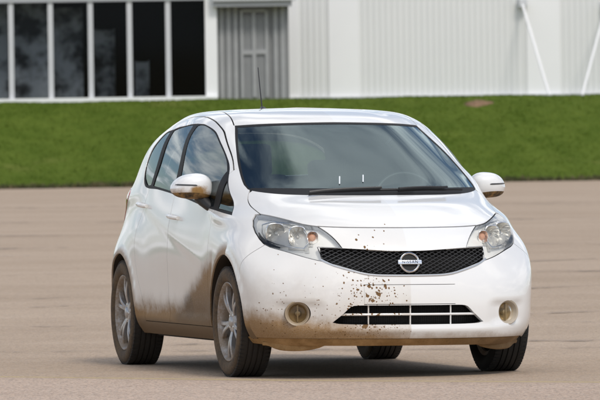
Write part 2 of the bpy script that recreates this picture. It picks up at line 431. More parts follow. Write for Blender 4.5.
# ------------------------------------------------------------------ outlines traced on the body
def smooth_poly(P, closed, step=.02):
    """Catmull-Rom through points; a point given as (a, b, 1) stays a sharp corner"""
    out = []; n = len(P)
    pts = [np.array(p[:2], float) for p in P]; cor = [len(p) > 2 for p in P]
    rng = n if closed else n-1
    for i in range(rng):
        p1, p2 = pts[i], pts[(i+1) % n]
        p0 = pts[i-1] if (closed or i > 0) else p1
        p3 = pts[(i+2) % n] if (closed or i+2 < n) else p2
        t1 = (p2-p1) if cor[i] else (p2-p0)/2
        t2 = (p2-p1) if cor[(i+1) % n] else (p3-p1)/2
        L = np.linalg.norm(p2-p1)
        t1 = t1*min(1, 1.2*L/max(np.linalg.norm(t1), 1e-9)); t2 = t2*min(1, 1.2*L/max(np.linalg.norm(t2), 1e-9))
        k = max(1, int(L/step))
        for q in range(k):
            t = q/k
            out.append((2*t**3-3*t*t+1)*p1+(t**3-2*t*t+t)*t1+(-2*t**3+3*t*t)*p2+(t**3-t*t)*t2)
    if not closed: out.append(pts[-1])
    return np.array(out)
def offset(P, d, closed):
    n = len(P); out = []
    for i in range(n):
        a = P[i-1] if (closed or i > 0) else P[i]; b = P[(i+1) % n] if (closed or i < n-1) else P[i]
        t = b-a; t /= max(np.linalg.norm(t), 1e-9)
        out.append(P[i]+d*np.array([-t[1], t[0]]))
    return np.array(out)
def area2(P): return (P[:, 0]*np.roll(P[:, 1], -1)-P[:, 1]*np.roll(P[:, 0], -1)).sum()
def inset(P, d):
    return offset(P, d if area2(P) > 0 else -d, True)
BOXES = {}
def inpoly(P, a, b):
    bx = BOXES.get(id(P))
    if bx is None: bx = BOXES[id(P)] = (P[:, 0].min(), P[:, 0].max(), P[:, 1].min(), P[:, 1].max(), P)
    if a < bx[0] or a > bx[1] or b < bx[2] or b > bx[3]: return False
    x1, y1 = P[:, 0], P[:, 1]; x2, y2 = np.roll(x1, -1), np.roll(y1, -1)
    c = (y1 > b) != (y2 > b)
    with np.errstate(divide='ignore', invalid='ignore'):
        xi = (x2-x1)*(b-y1)/(y2-y1)+x1
    return bool((np.sum(c & (a < xi)) % 2) == 1)
def pdist(P, a, b, closed):
    A = P if closed else P[:-1]; B = np.roll(P, -1, 0) if closed else P[1:]
    d = B-A; q = np.array([a, b])-A
    t = np.clip((q*d).sum(1)/np.maximum((d*d).sum(1), 1e-12), 0, 1)
    return np.sqrt(((A+d*t[:, None]-[a, b])**2).sum(1).min())
AX = {'yz': (1, 2), 'xz': (0, 2), 'xy': (0, 1)}
def sym(half):                                         # half outline from the centre top round to the centre bottom
    m = [(-p[0],)+tuple(p[1:]) for p in half[::-1]]
    if abs(half[0][0]) < 1e-6: m = m[:-1]
    if abs(half[-1][0]) < 1e-6: m = m[1:]
    return half+m
LAMP = smooth_poly([(.706, .899), (.728, .875), (.742, .840), (.744, .806), (.736, .768), (.722, .740), (.697, .722), (.634, .700), (.546, .668), (.467, .645, 1), (.471, .69), (.480, .7245, 1), (.357, .7205, 1), (.384, .764), (.417, .803), (.456, .837, 1), (.523, .849), (.596, .876), (.651, .895), (.684, .904)], True)
GRILLE = smooth_poly(sym([(0, .7015), (.10, .703), (.21, .709), (.342, .7165), (.468, .7205, 1), (.470, .70), (.463, .650, 1), (.406, .628), (.276, .588), (.22, .5775), (.157, .573), (0, .5715)]), True)
INTAKE = smooth_poly(sym([(0, .402), (.17, .402), (.295, .402), (.335, .394), (.374, .357), (.432, .308, 1), (.40, .3005), (.288, .2965), (0, .2955)]), True)
WS = smooth_poly(sym([(0, 1.4215), (.20, 1.419), (.33, 1.4155), (.43, 1.4115), (.54, 1.4035, 1), (.588, 1.312), (.629, 1.220), (.659, 1.128), (.671, 1.065), (.666, 1.040), (.648, 1.031), (.605, 1.022), (.535, 1.0135), (.437, 1.009), (.278, 1.0065), (0, 1.0055)]), True)
REARGLASS = smooth_poly(sym([(0, 1.375), (.30, 1.37), (.44, 1.352), (.49, 1.30), (.53, 1.16), (.47, 1.12), (.3, 1.11), (0, 1.105)]), True)
PLATE = np.array([(-.26, .408), (.26, .408), (.26, .516), (-.26, .516)])
DLO = smooth_poly([(-.045, .896, 1), (-.43, .922), (-.69, .941), (-1.08, .977), (-1.45, 1.005), (-1.88, 1.033), (-2.245, 1.05), (-2.379, 1.144), (-2.411, 1.253), (-2.326, 1.332), (-2.228, 1.366), (-2.0, 1.384), (-1.866, 1.3995), (-1.5, 1.4155), (-1.36, 1.4155), (-1.24, 1.4085), (-1.047, 1.3725), (-.854, 1.3055), (-.661, 1.2265), (-.482, 1.1405), (-.310, 1.026), (-.19, .968)], True)
PANES = {'front_quarter_glass': [(-.095, .914, 1), (-.20, .966), (-.313, 1.020), (-.425, 1.092, 1), (-.405, .934, 1)],
         'front_door_glass': [(-.49, .941, 1), (-.515, 1.145, 1), (-.665, 1.222), (-.857, 1.301), (-1.05, 1.368), (-1.24, 1.404), (-1.36, 1.411), (-1.395, 1.405, 1), (-1.425, 1.014, 1), (-1.08, .987), (-.69, .951)],
         'rear_door_glass': [(-1.525, 1.022, 1), (-1.495, 1.411, 1), (-1.70, 1.406), (-1.865, 1.395), (-1.975, 1.380, 1), (-1.975, 1.206), (-2.045, 1.055, 1), (-1.88, 1.045)],
         'rear_quarter_glass': [(-2.115, 1.060, 1), (-2.05, 1.206), (-2.055, 1.374, 1), (-2.225, 1.362), (-2.322, 1.328), (-2.405, 1.253), (-2.372, 1.147), (-2.241, 1.064)]}
PANES = {k: smooth_poly(v, True) for k, v in PANES.items()}
TAIL = smooth_poly([(-2.74, 1.0), (-2.85, 1.035), (-3.3, 1.04, 1), (-3.3, .80, 1), (-2.95, .84), (-2.84, .92)], True)
def circ(cx, cz, r, n=64): return np.array([(cx+r*math.cos(2*math.pi*k/n), cz+r*math.sin(2*math.pi*k/n)) for k in range(n)])
ARCH_F, ARCH_R = circ(0, .305, .372, 80), circ(-2.6, .305, .347, 80)
FOG = circ(.602, .357, .064, 40)
# seams: name, projection, points, width, predicate(p, n)
isfront = lambda p, n: p[0] > .12 and n[0] > .12
isside = lambda p, n: abs(p[1]) > .5 and abs(n[1]) > .25
istop = lambda p, n: n[2] > .3
SEAMS = [
 ('yz', [(-.456, .838), (-.40, .8345), (-.29, .831), (-.07, .829), (.07, .829), (.29, .831), (.40, .8345), (.456, .838)], .0055, isfront, False),
 ('yz', LAMP, .0050, lambda p, n: p[0] > .05 and n[0] > .08, True),
 ('xy', [(.20, .680), (.185, .684), (.096, .692), (-.004, .697), (-.083, .690), (-.130, .672), (-.165, .655)], .0042, lambda p, n: n[2] > .25 and p[2] > .85, False),
 ('xz', [(.425, .738), (.375, .67), (.33, .60), (.31, .50)], .0035, lambda p, n: isside(p, n) or (abs(p[1]) > .6 and p[0] > .2), False),
 ('xz', [(-.468, 1.150), (-.648, 1.2365), (-.912, 1.347), (-1.03, 1.388), (-1.178, 1.426), (-1.35, 1.449), (-1.50, 1.457), (-1.70, 1.457), (-1.90, 1.445), (-2.06, 1.405), (-2.105, 1.33), (-2.09, 1.2), (-2.12, 1.05), (-2.19, .90), (-2.245, .76), (-2.235, .65), (-2.18, .52), (-2.10, .40), (-2.06, .262, 1), (-1.45, .262), (-.46, .262, 1), (-.43, .45), (-.43, .80), (-.452, .93), (-.464, 1.155)], .0042, isside, False),
 ('xz', [(-1.455, .262), (-1.452, 1.0), (-1.44, 1.459)], .0055, isside, False),
 ('xz', [(-.135, 1.045), (-.115, .98), (-.075, .893)], .0008, isside, False),
 ('xz', [(-.25, .262), (-.47, .262)], .0055, isside, False),
 ('xy', [(-.985, .5445), (-1.123, .530), (-1.26, .521), (-1.404, .507), (-1.7, .50), (-2.1, .48), (-2.6, .43), (-2.70, .40)], .0065, istop, False),
 ('yz', [(-.76, .2165), (-.55, .2155), (0, .214), (.55, .2155), (.76, .2165)], .008, lambda p, n: p[0] > .35, False),
 ('xy', [(-2.69, -.42), (-2.74, -.2), (-2.75, 0), (-2.74, .2), (-2.69, .42)], .006, istop, False),
 ('yz', PLATE, .0034, isfront, True),
]
# ------------------------------------------------------------------ cutting the body into panels
bm = bmesh.new()
bv = [bm.verts.new(tuple(v)) for v in gvl]
for f in gf:
    try: bm.faces.new([bv[i] for i in f])
    except ValueError: pass
bmesh.ops.remove_doubles(bm, verts=bm.verts, dist=1e-5)
bmesh.ops.dissolve_degenerate(bm, edges=bm.edges, dist=1e-6)
bm.normal_update()
sgnv = 1.0
for f in bm.faces:
    if f.calc_center_median().z > 1.3 and f.normal.z < 0: bmesh.ops.reverse_faces(bm, faces=bm.faces); break
bm.normal_update()
def cut(P, axes, pred, closed, sgn=1):
    """split faces along the outline; sgn mirrors it to the other side of the car"""
    P = P.copy(); ia, ib = AX[axes]
    if sgn < 0:
        if axes == 'yz': P[:, 0] *= -1
        if axes == 'xy': P[:, 1] *= -1
    lo, hi = P.min(0)-.05, P.max(0)+.05
    cand = []; bb = []
    def put(f):
        ca = [v.co[ia] for v in f.verts]; cb_ = [v.co[ib] for v in f.verts]
        cand.append(f); bb.append((min(ca), max(ca), min(cb_), max(cb_)))
    for f in bm.faces:
        c = f.calc_center_median()
        if lo[0] < c[ia] < hi[0] and lo[1] < c[ib] < hi[1]:
            if axes == 'xz' and c[1]*sgn < 0: continue
            if pred(c, f.normal): put(f)
    if not cand: return
    BB = np.array(bb); n = len(P)
    for i in range(n if closed else n-1):
        a, b = P[i], P[(i+1) % n]
        d = b-a
        if np.linalg.norm(d) < 1e-6: continue
        l0, h0 = np.minimum(a, b)-5e-4, np.maximum(a, b)+5e-4
        hit = np.nonzero((BB[:, 1] >= l0[0]) & (BB[:, 0] <= h0[0]) & (BB[:, 3] >= l0[1]) & (BB[:, 2] <= h0[1]))[0]
        sel = []
        for k in hit:
            f = cand[k]
            if not f.is_valid: continue
            ca = [v.co[ia] for v in f.verts]; cb_ = [v.co[ib] for v in f.verts]
            if max(ca) < l0[0] or min(ca) > h0[0] or max(cb_) < l0[1] or min(cb_) > h0[1]: continue
            s_ = [(x-a[0])*-d[1]+(y-a[1])*d[0] for x, y in zip(ca, cb_)]
            if min(s_) < -1e-9 and max(s_) > 1e-9: sel.append(f)
        if not sel: continue
        L_ = np.linalg.norm(d); nx_, ny_ = -d[1]/L_, d[0]/L_
        sd_ = lambda v: (v.co[ia]-a[0])*nx_+(v.co[ib]-a[1])*ny_
        n0 = len(cand)
        for e in {e for f in sel for e in f.edges}:
            s0, s1 = sd_(e.verts[0]), sd_(e.verts[1])
            if (s0 < -2e-5 and s1 > 2e-5) or (s0 > 2e-5 and s1 < -2e-5): bmesh.utils.edge_split(e, e.verts[0], s0/(s0-s1))
        for f in sel:
            vl = list(f.verts); on = [k for k, v in enumerate(vl) if abs(sd_(v)) <= 2.5e-5]; m = len(vl)
            if len(on) < 2: continue
            if len(on) > 2:
                on.sort(key=lambda k: (vl[k].co[ia]-a[0])*d[0]+(vl[k].co[ib]-a[1])*d[1]); on = sorted((on[0], on[-1]))
            p_, q_ = on
            if q_-p_ in (1, m-1): continue
            r = bmesh.utils.face_split(f, vl[p_], vl[q_])
            if r and r[0]: put(r[0])
        if len(cand) > n0: BB = np.concatenate([BB, np.array(bb[n0:])])
wsfront = lambda p, n: p[0] > -1.15 and n[2] > .2 and p[2] > .98
wsback = lambda p, n: p[0] < -2.6
lampP = SEAMS[1][3]
WS_IN = inset(WS, .011)
_t = np.clip(1-np.abs(WS_IN[:, 0])/.66, 0, 1)
_f = 1.046-.0*_t
WS_IN[:, 1] = np.where(WS_IN[:, 1] < _f, _f+.004*(1-_t)+.2*(WS_IN[:, 1]-_f)*.05, WS_IN[:, 1])
seams = []
for axes, pts, w, pred, closed in SEAMS:
    P = pts if isinstance(pts, np.ndarray) else smooth_poly(pts, closed)
    seams.append((axes, P, w, pred, closed))
    own_sym = (axes == 'yz' and abs(P[:, 0].mean()) < 1e-3) or (axes == 'xy' and abs(P[:, 1].mean()) < 1e-3)
    for sg in ((1,) if own_sym else (1, -1)):
        for o in (w/2, -w/2): cut(offset(P, o, closed), axes, pred, closed, sg)
cut(GRILLE, 'yz', isfront, True); cut(INTAKE, 'yz', isfront, True)
for sg in (1, -1):
    cut(FOG, 'yz', isfront, True, sg)
    cut(ARCH_F, 'xz', lambda p, n: abs(p[1]) > .55, True, sg); cut(ARCH_R, 'xz', lambda p, n: abs(p[1]) > .55, True, sg)
    cut(DLO, 'xz', isside, True, sg)
    for P in PANES.values(): cut(P, 'xz', isside, True, sg)
    cut(TAIL, 'xz', lambda p, n: p[0] < -2.6, True, sg)
cut(WS, 'yz', wsfront, True); cut(WS_IN, 'yz', wsfront, True)
cut(REARGLASS, 'yz', wsback, True)
bm.normal_update()
bm.faces.ensure_lookup_table()
lab = {}
for f in bm.faces:
    p = f.calc_center_median(); n = f.normal; y = abs(p.y); L = None
    for axes, P, w, pred, closed in seams:
        ia, ib = AX[axes]
        if not pred(p, n): continue
        a, b = p[ia], p[ib]
        if axes == 'yz' and abs(P[:, 0].mean()) > 1e-3: a = abs(a)
        if axes == 'xy' and abs(P[:, 1].mean()) > 1e-3: b = abs(b)
        if a < P[:, 0].min()-w or a > P[:, 0].max()+w or b < P[:, 1].min()-w or b > P[:, 1].max()+w: continue
        if pdist(P, a, b, closed) < w*.53: L = 'gap'; break
    if L is None or L == 'gap':
        if isfront(p, n):
            if inpoly(GRILLE, p.y, p.z): L = 'grille'
            elif inpoly(INTAKE, p.y, p.z): L = 'intake'
            elif math.hypot(y-.602, p.z-.357) < .064: L = 'fog'
    if L is None and p.x > .30 and p.z < .2155: L = 'chin_lip'
    if L is None and lampP(p, n) and inpoly(LAMP, y, p.z): L = 'lamp'
    if L in (None, 'gap') and y > .55:
        if math.hypot(p.x, p.z-.305) < .3715 or math.hypot(p.x+2.6, p.z-.305) < .3465: L = 'arch'
    if wsfront(p, n) and L in (None, 'gap'):
        if inpoly(WS_IN, p.y, p.z): L = 'ws'
        elif inpoly(WS, p.y, p.z): L = 'ws_ring'
    if isside(p, n) and L in (None, 'gap') and inpoly(DLO, p.x, p.z):
        if L is None or True: L = 'trim'
        for k, P in PANES.items():
            if inpoly(P, p.x, p.z): L = k
    if L is None and p.x < -2.6:
        if inpoly(TAIL, p.x, p.z) and y > .3 and inpoly(TAIL, p.x, p.z): L = 'tail'
        if wsback(p, n) and inpoly(REARGLASS, p.y, p.z): L = 'rear_glass'
    lab[f] = L
# the rest falls apart into panels along the gaps
comps = []; seen = set()
for f in bm.faces:
    if lab[f] is not None or f in seen: continue
    st = [f]; seen.add(f); c = []
    while st:
        g = st.pop(); c.append(g)
        for e in g.edges:
            for h in e.link_faces:
                if h not in seen and lab[h] is None: seen.add(h); st.append(h)
    comps.append(c)
SEEDS = {'hood': (.42, 0, .95), 'front_bumper': (.80, .30, .55), 'front_fender': (.05, .835, .74), 'front_door': (-.95, .83, .60), 'rear_door': (-1.75, .83, .60), 'chin_lip': (.82, 0, .19), 'plate_panel': (.868, .1, .46), 'body_shell': (-2.6, .85, .75), 'roof': (-1.7, 0, 1.51)}
groups_x = []
for c in comps:
    ar = sum(g.calc_area() for g in c)
    best = None
    for k, s in SEEDS.items():
        if best: break
        for sg in (1, -1):
            q = Vector((s[0], s[1]*sg, s[2]))
            if any((g.calc_center_median()-q).length < .05 for g in c):
                best = k if s[1] == 0 or k in ('front_bumper', 'plate_panel') else k+('|L' if sg > 0 else '|R')
                break
        if best: break
    if best is None: best = 'body_panel|%d' % len(groups_x) if ar > 2e-3 else 'gap'; groups_x.append(best)
    if best.startswith('body_shell'): best = 'body_shell'
    for g in c: lab[g] = best
groups = {}
for f, L in lab.items():
    if L in PANES or L in ('trim', 'lamp', 'fog', 'tail'): L = L+('|L' if f.calc_center_median().y > 0 else '|R')
    groups.setdefault(L, []).append(f)
print('PANELS', {k: len(v) for k, v in groups.items()})
ncache = {}
def vnormal(v):
    k = v.index
    if k not in ncache: ncache[k] = surf_normal(v.co)
    return ncache[k]
bm.verts.index_update()
def flank_normal(v):
    sg_ = 1 if v.co.y > 0 else -1; h = .004
    f_ = lambda x, z: float((poly_terms2(np.array(x), np.array(z))@FIT2))
    n = np.array([-(f_(v.co.x+h, v.co.z)-f_(v.co.x-h, v.co.z))/(2*h), 1.0, -(f_(v.co.x, v.co.z+h)-f_(v.co.x, v.co.z-h))/(2*h)])
    n /= np.linalg.norm(n); n[1] *= sg_
    return n
_pv = np.array([v.co for k in PANES for f in groups[k+'|L'] for v in f.verts])
def poly_terms2(x, z):
    X_ = (x+1.3)/.95; Z_ = (z-1.15)/.3
    return np.stack([X_**i*Z_**j for i in range(3) for j in range(3) if i+j <= 2], -1)
FIT2 = np.linalg.lstsq(poly_terms2(_pv[:, 0], _pv[:, 2]), _pv[:, 1], rcond=None)[0]
def panel(name, faces, mat, parent, depth=.010, off=0.0, edge_mat=None, walls=False, nfun=None):
    """mesh object from surface faces, moved off along the normal, its border turned inwards by depth"""
    idx = {}; V = []; NV = []; Fc = []; LN = []
    for f in faces:
        ids = []
        for v in f.verts:
            if v.index not in idx:
                idx[v.index] = len(V); n = (nfun or vnormal)(v); V.append(np.array(v.co)+n*off); NV.append(n)
            ids.append(idx[v.index])
        Fc.append(ids); LN += [NV[i] for i in ids]
    nf = len(Fc)
    if depth:
        cnt = {}
        for f in Fc:
            for a, b in zip(f, f[1:]+f[:1]): cnt.setdefault((min(a, b), max(a, b)), []).append((a, b))
        for k, l in cnt.items():
            if len(l) != 1: continue
            a, b = l[0]; i = len(V)
            V += [V[b], V[a], V[a]-NV[a]*depth, V[b]-NV[b]*depth]
            n = np.cross(V[i+1]-V[i], V[i+2]-V[i]); ll = np.linalg.norm(n); n = n/ll if ll > 1e-12 else NV[a]
            Fc.append([i, i+1, i+2, i+3]); LN += [n]*4; NV += [n]*4
    if walls: LN = LN[sum(len(f) for f in Fc[:nf]):]; Fc = Fc[nf:]
    me = bpy.data.meshes.new(name); me.from_pydata([tuple(map(float, v)) for v in V], [], Fc); me.update()
    me.shade_smooth()
    if len(me.loops) == len(LN): me.normals_split_custom_set([tuple(map(float, n)) for n in LN])
    if walls:
        tb = bmesh.new(); tb.from_mesh(me); bmesh.ops.remove_doubles(tb, verts=tb.verts, dist=1e-5); tb.to_mesh(me); tb.free(); me.shade_smooth()
    me.materials.append(mat)
    if edge_mat:
        me.materials.append(edge_mat)
        for p in me.polygons:
            if p.index >= nf: p.material_index = 1
    return link(name, me, parent)

# ------------------------------------------------------------------ car materials
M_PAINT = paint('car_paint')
M_DARK = Mat('dark_interior', (.018, .018, .02), .8).m
M_LINER = Mat('dark_liner', (.012, .011, .010), .9).m
M_BLACK = Mat('black_plastic', (.014, .014, .015), .42).m
M_TRIM = Mat('window_rubber', (.012, .012, .013), .6, 0, Specular_IOR_Level=.25).m
M_CHROME = Mat('chrome', (.78, .79, .80), .16, 1).m
M_SATIN = Mat('lamp_reflector', (.97, .96, .93), .14, .8).m
M_BEZEL = Mat('lamp_bezel', (.90, .89, .86), .3, .1).m
def thin_glass(name, tint, rough=.015, spec=1.5, gain=1.75, gcol=(.88, .97, 1)):
    m = bpy.data.materials.new(name); m.use_nodes = True; t = m.node_tree; t.nodes.clear()
    o = t.nodes.new('ShaderNodeOutputMaterial'); mx = t.nodes.new('ShaderNodeMixShader')
    tr = t.nodes.new('ShaderNodeBsdfTransparent'); tr.inputs[0].default_value = tuple(tint)+(1,)
    g = t.nodes.new('ShaderNodeBsdfGlossy'); g.inputs['Roughness'].default_value = rough; g.inputs[0].default_value = tuple(gcol)+(1,)
    fr = t.nodes.new('ShaderNodeFresnel'); fr.inputs[0].default_value = spec
    dbl = t.nodes.new('ShaderNodeMath'); dbl.operation = 'MULTIPLY'; dbl.use_clamp = True; dbl.inputs[1].default_value = gain; t.links.new(fr.outputs[0], dbl.inputs[0])
    t.links.new(dbl.outputs[0], mx.inputs[0]); t.links.new(tr.outputs[0], mx.inputs[1]); t.links.new(g.outputs[0], mx.inputs[2]); t.links.new(mx.outputs[0], o.inputs[0])
    return m
M_WS = thin_glass('windscreen_glass', (.60, .68, .67), .01, 1.52, 1.35, (.80, .97, 1))
M_GLASS = thin_glass('window_glass', (.36, .42, .42), .01, 1.48, 1.05)
M_LENS = thin_glass('lamp_lens', (.97, .97, .96), .02, 1.45, 1.1, (1, 1, 1))
def mk_lip():
    m = Mat('muddy_lip', MUD, .8)
    x, y, z = m.xyz(); n = m.noise(9, 5, .6); k = m.noise(60, 4, .7)
    col = m.mix(n.ss(.35, .7), (.27, .155, .056), (.42, .26, .115))
    col = m.mix((y+(n-.5)*.5).ss(.0, .5)*.5, col, (.075, .052, .030))
    m.set('Base Color', m.mix(k.ss(.55, .75)*.5, col, (.07, .04, .018))); m.bump(k, .5, .006)
    return m.m
M_LIP = mk_lip()

# ------------------------------------------------------------------ car assembly
car = bpy.data.objects.new('car', None); COL.objects.link(car); car.location = (-1.3, 0, 0); car.empty_display_size = .5
tag(car, 'white five-door hatchback with one half of its front spattered with brown mud', 'car')
PIV = Vector((-1.3, 0, .3))
BODY_M = Matrix.Translation(Vector((1.3, 0, 0))) @ Matrix.Translation(PIV) @ Matrix.Rotation(BODY_ROLL, 4, 'X') @ Matrix.Translation(-PIV)
def onbody(o, label=None):
    """a part of the sprung body: leans with it"""
    o.parent = car; o.matrix_basis = BODY_M
    if label: o['label'] = label
    return o
P_ = {}
def gfaces(k): return groups.get(k, [])
for k in ('hood', 'front_bumper', 'roof', 'body_shell', 'plate_panel'):
    if gfaces(k): P_[k] = onbody(panel(k, gfaces(k), M_PAINT, car, off=.0015 if k == 'plate_panel' else 0))
for k in groups:
    if k and k.startswith('body_panel'): onbody(panel('body_panel', groups[k], M_PAINT, car))
for k in ('front_fender', 'front_door', 'rear_door'):
    for s in ('|L', '|R'):
        if gfaces(k+s): P_[k+s] = onbody(panel(k, gfaces(k+s), M_PAINT, car))
if gfaces('chin_lip'): P_['lip'] = onbody(panel('chin_lip', gfaces('chin_lip'), M_LIP, car, depth=.02, off=-.012), 'mud-caked lower lip of the bumper')
ws = onbody(panel('windscreen', groups['ws'], M_WS, car, depth=0, off=-.003))
onbody(panel('windscreen_surround', groups['ws_ring'], M_TRIM, car, depth=.008, off=-.002))
for s in ('|L', '|R'):
    onbody(panel('window_trim', groups['trim'+s], M_TRIM, car, depth=.010, off=-.003))
    for k in PANES: onbody(panel(k, groups[k+s], M_GLASS, car, depth=0, off=-.006, nfun=flank_normal))
    if gfaces('tail'+s): onbody(panel('tail_lamp', groups['tail'+s], Mat('red_lens', (.35, .012, .010), .12, 0, Coat_Weight=1.0).m, car, depth=.01, off=.003))
if gfaces('rear_glass'): onbody(panel('rear_window', groups['rear_glass'], M_GLASS, car, depth=0, off=-.003))
solid = [f for k, v in groups.items() if k is None or (k.split('|')[0] not in ('ws', 'rear_glass', 'lamp', 'fog', 'grille', 'intake', 'arch', 'chin_lip') and k.split('|')[0] not in PANES) for f in v]
onbody(panel('inner_lining', solid, M_LINER, car, depth=0, off=-.011))

# sensor cover behind the top of the windscreen
V = []; Fq = []
for j, zz in enumerate(np.linspace(1.4145, 1.365, 6)):
    hw = .075-.02*j/5
    for yy in np.linspace(-hw, hw, 9): V.append((front_x(yy, zz)-.012, yy, zz))
Fq = [(j*9+i, j*9+i+1, j*9+i+10, j*9+i+9) for j in range(5) for i in range(8)]
onbody(mesh('sensor_cover', V, Fq, M_BLACK))
# ---- underside and wheel houses
b = MB(); b.box((-3.05, -.58, .185), (.36, .58, .23), bev=.015); b.box((-3.0, -.46, .183), (.62, .46, .225), bev=.015); b.box((-2.1, -.745, .175), (-.5, .745, .25), bev=.02)
onbody(b.build('underbody', Mat('underbody_black', (.012, .011, .010), .9).m))
M_HOUSE = Mat('wheel_house', (.030, .020, .012), .95).m
for cxw, rw in ((0, .366), (-2.6, .341)):
    for sg in (1, -1):
        b = MB(); V = []; Fq = []; n = 28
        for k in range(n+1):
            a = math.radians(-15)+math.radians(210)*k/n
            for yy in (.838, .52): V.append((cxw+rw*math.cos(a), sg*yy, .305+rw*math.sin(a)))
        for k in range(n): Fq.append((2*k, 2*k+1, 2*k+3, 2*k+2))
        b.add(V, Fq)
        V2 = [(cxw, sg*.52, .305)]+[V[2*k+1] for k in range(n+1)]
        b.add(V2, [(0, k+1, k+2) for k in range(n)])
        # flange: clip outer edge onto the body surface
        o = b.build('wheel_arch_liner', M_HOUSE); onbody(o)
        for v in o.data.vertices:
            if abs(v.co.y) > .8:
                yy = side_y(v.co.x, v.co.z+.0, sg) if .19 < v.co.z else None
                rad = math.hypot(v.co.x-cxw, v.co.z-.305)
                dx, dz = (v.co.x-cxw)/rad, (v.co.z-.305)/rad
                yy = side_y(cxw+dx*(rad+.012), .305+dz*(rad+.012), sg)
                if yy is not None and .74 < abs(yy) < .86: v.co.y = yy-sg*.006
# air deflectors ahead of the front wheels
for sg in (1, -1):
    b = MB(); V = []; Fq = []
    tt = np.linspace(0, 1, 15)
    prof = [(float(np.interp(t, [0, .3, .6, 1], [.66, .625, .54, .43])), float(np.interp(t, [0, .3, .6, 1], [.44, .55, .655, .735]))) for t in tt]
    zb = [.176-.030*math.sin(math.pi*min(1, t*1.15))**.7 if t*1.15 < 1 else .176 for t in tt]
    for (xx, yy), zz in zip(prof, zb):
        V += [(xx, sg*yy, .195), (xx-.006, sg*yy, zz+.006), (xx-.012, sg*yy*.995, zz), (xx-.03, sg*yy*.98, .195)]
    for i in range(len(prof)-1):
        for j in range(4): Fq.append((i*4+j, i*4+(j+1) % 4, i*4+4+(j+1) % 4, i*4+4+j))
    b.add(V, Fq); onbody(b.build('air_deflector', M_LIP))

# ---- grille, emblem, chrome strip
def clip_seg(P, a, bb, n=60):
    """pieces of segment a-b inside polygon P"""
    out = []; run = []
    for k in range(n+1):
        q = a+(bb-a)*k/n
        if inpoly(P, q[0], q[1]): run.append(q)
        else:
            if len(run) > 1: out.append((run[0], run[-1]))
            run = []
    if len(run) > 1: out.append((run[0], run[-1]))
    return out
def on_front(q, off):
    fx = front_x(q[0], q[1]); return None if fx is None else np.array([fx+off, q[0], q[1]])
lat = MB(); GIN = inset(GRILLE, .003)
slope = .50; pitch_ = .0205
for sg in (1, -1):
    for k in range(-30, 30):
        c0 = .64+k*pitch_
        a = np.array([-.5, c0-sg*slope*.5]); bb = np.array([.5, c0+sg*slope*.5])
        for p, q in clip_seg(GIN, a, bb, 240):
            m = max(2, int(np.linalg.norm(q-p)/.05)); pts = []
            for i in range(m+1):
                w_ = on_front(p+(q-p)*i/m, -.016 if sg > 0 else -.0175)
                if w_ is not None: pts.append(w_)
            if len(pts) > 1: lat.tube(pts, 0.0028, 4, ry=.0045, up=(1, 0, 0))
gr = onbody(lat.build('grille_mesh', Mat('grille_black', (.055, .055, .058), .30).m, angle=60)); gr['kind'] = 'stuff'
onbody(panel('grille_backing', groups['grille'], Mat('grille_deep', (.006, .006, .006), .9).m, car, depth=0, off=-.055))
onbody(panel('grille_frame', groups['grille'], M_BLACK, car, depth=.055, off=-.002, walls=True))
edge = smooth_poly([(-.474, .655), (-.408, .621), (-.278, .5815), (-.222, .571), (-.157, .5665), (0, .565), (.157, .5665), (.222, .571), (.278, .5815), (.408, .621), (.474, .655)], False)
st = MB(); st.tube([on_front(q, .001) for q in edge], .0062, 8, ry=.0045, up=(1, 0, 0)); onbody(st.build('chrome_strip', Mat('satin_silver', (.62, .63, .65), .28, .85).m))
EM = np.array([front_x(0, .637)+.006, 0, .637])
em = MB()
tilt = Matrix.Translation(Vector(EM)) @ Matrix.Rotation(math.radians(-14), 4, 'Y') @ Matrix.Rotation(math.radians(90), 4, 'Y')
em.lathe([(.0465, 0), (.0475, .005), (.0525, .008), (.0575, .005), (.0585, 0)], 56, tilt)
ring = em.build('emblem', M_CHROME); onbody(ring)
bar = MB(); Mb = Matrix.Translation(Vector(EM)) @ Matrix.Rotation(math.radians(-14), 4, 'Y')
bar.box((-.004, -.068, -.0125), (.0135, .068, .0125), Mb, bev=.003); bar.build('emblem_bar', M_CHROME, ring)
cu_ = bpy.data.curves.new('lettering', 'FONT'); cu_.body = 'NISSAN'; cu_.size = .0235; cu_.extrude = .0008; cu_.align_x = 'CENTER'; cu_.align_y = 'CENTER'; cu_.space_character = 1.22
to = bpy.data.objects.new('tmp', cu_); COL.objects.link(to); bpy.context.view_layer.update()
tm = bpy.data.meshes.new_from_object(to.evaluated_get(bpy.context.evaluated_depsgraph_get())); bpy.data.objects.remove(to)
tm.transform(Mb @ Matrix.Translation(Vector((.0142, 0, 0))) @ Matrix(((0, 0, 1, 0), (1, 0, 0, 0), (0, 1, 0, 0), (0, 0, 0, 1))))
tm.materials.append(M_BLACK); tm.name = 'emblem_lettering'; link('emblem_lettering', tm, ring)
bk = MB(); bk.lathe([(.0, -.002), (.046, -.002)], 40, tilt); bk.build('emblem_backing', Mat('emblem_black', (.008, .008, .008), .7).m, ring)

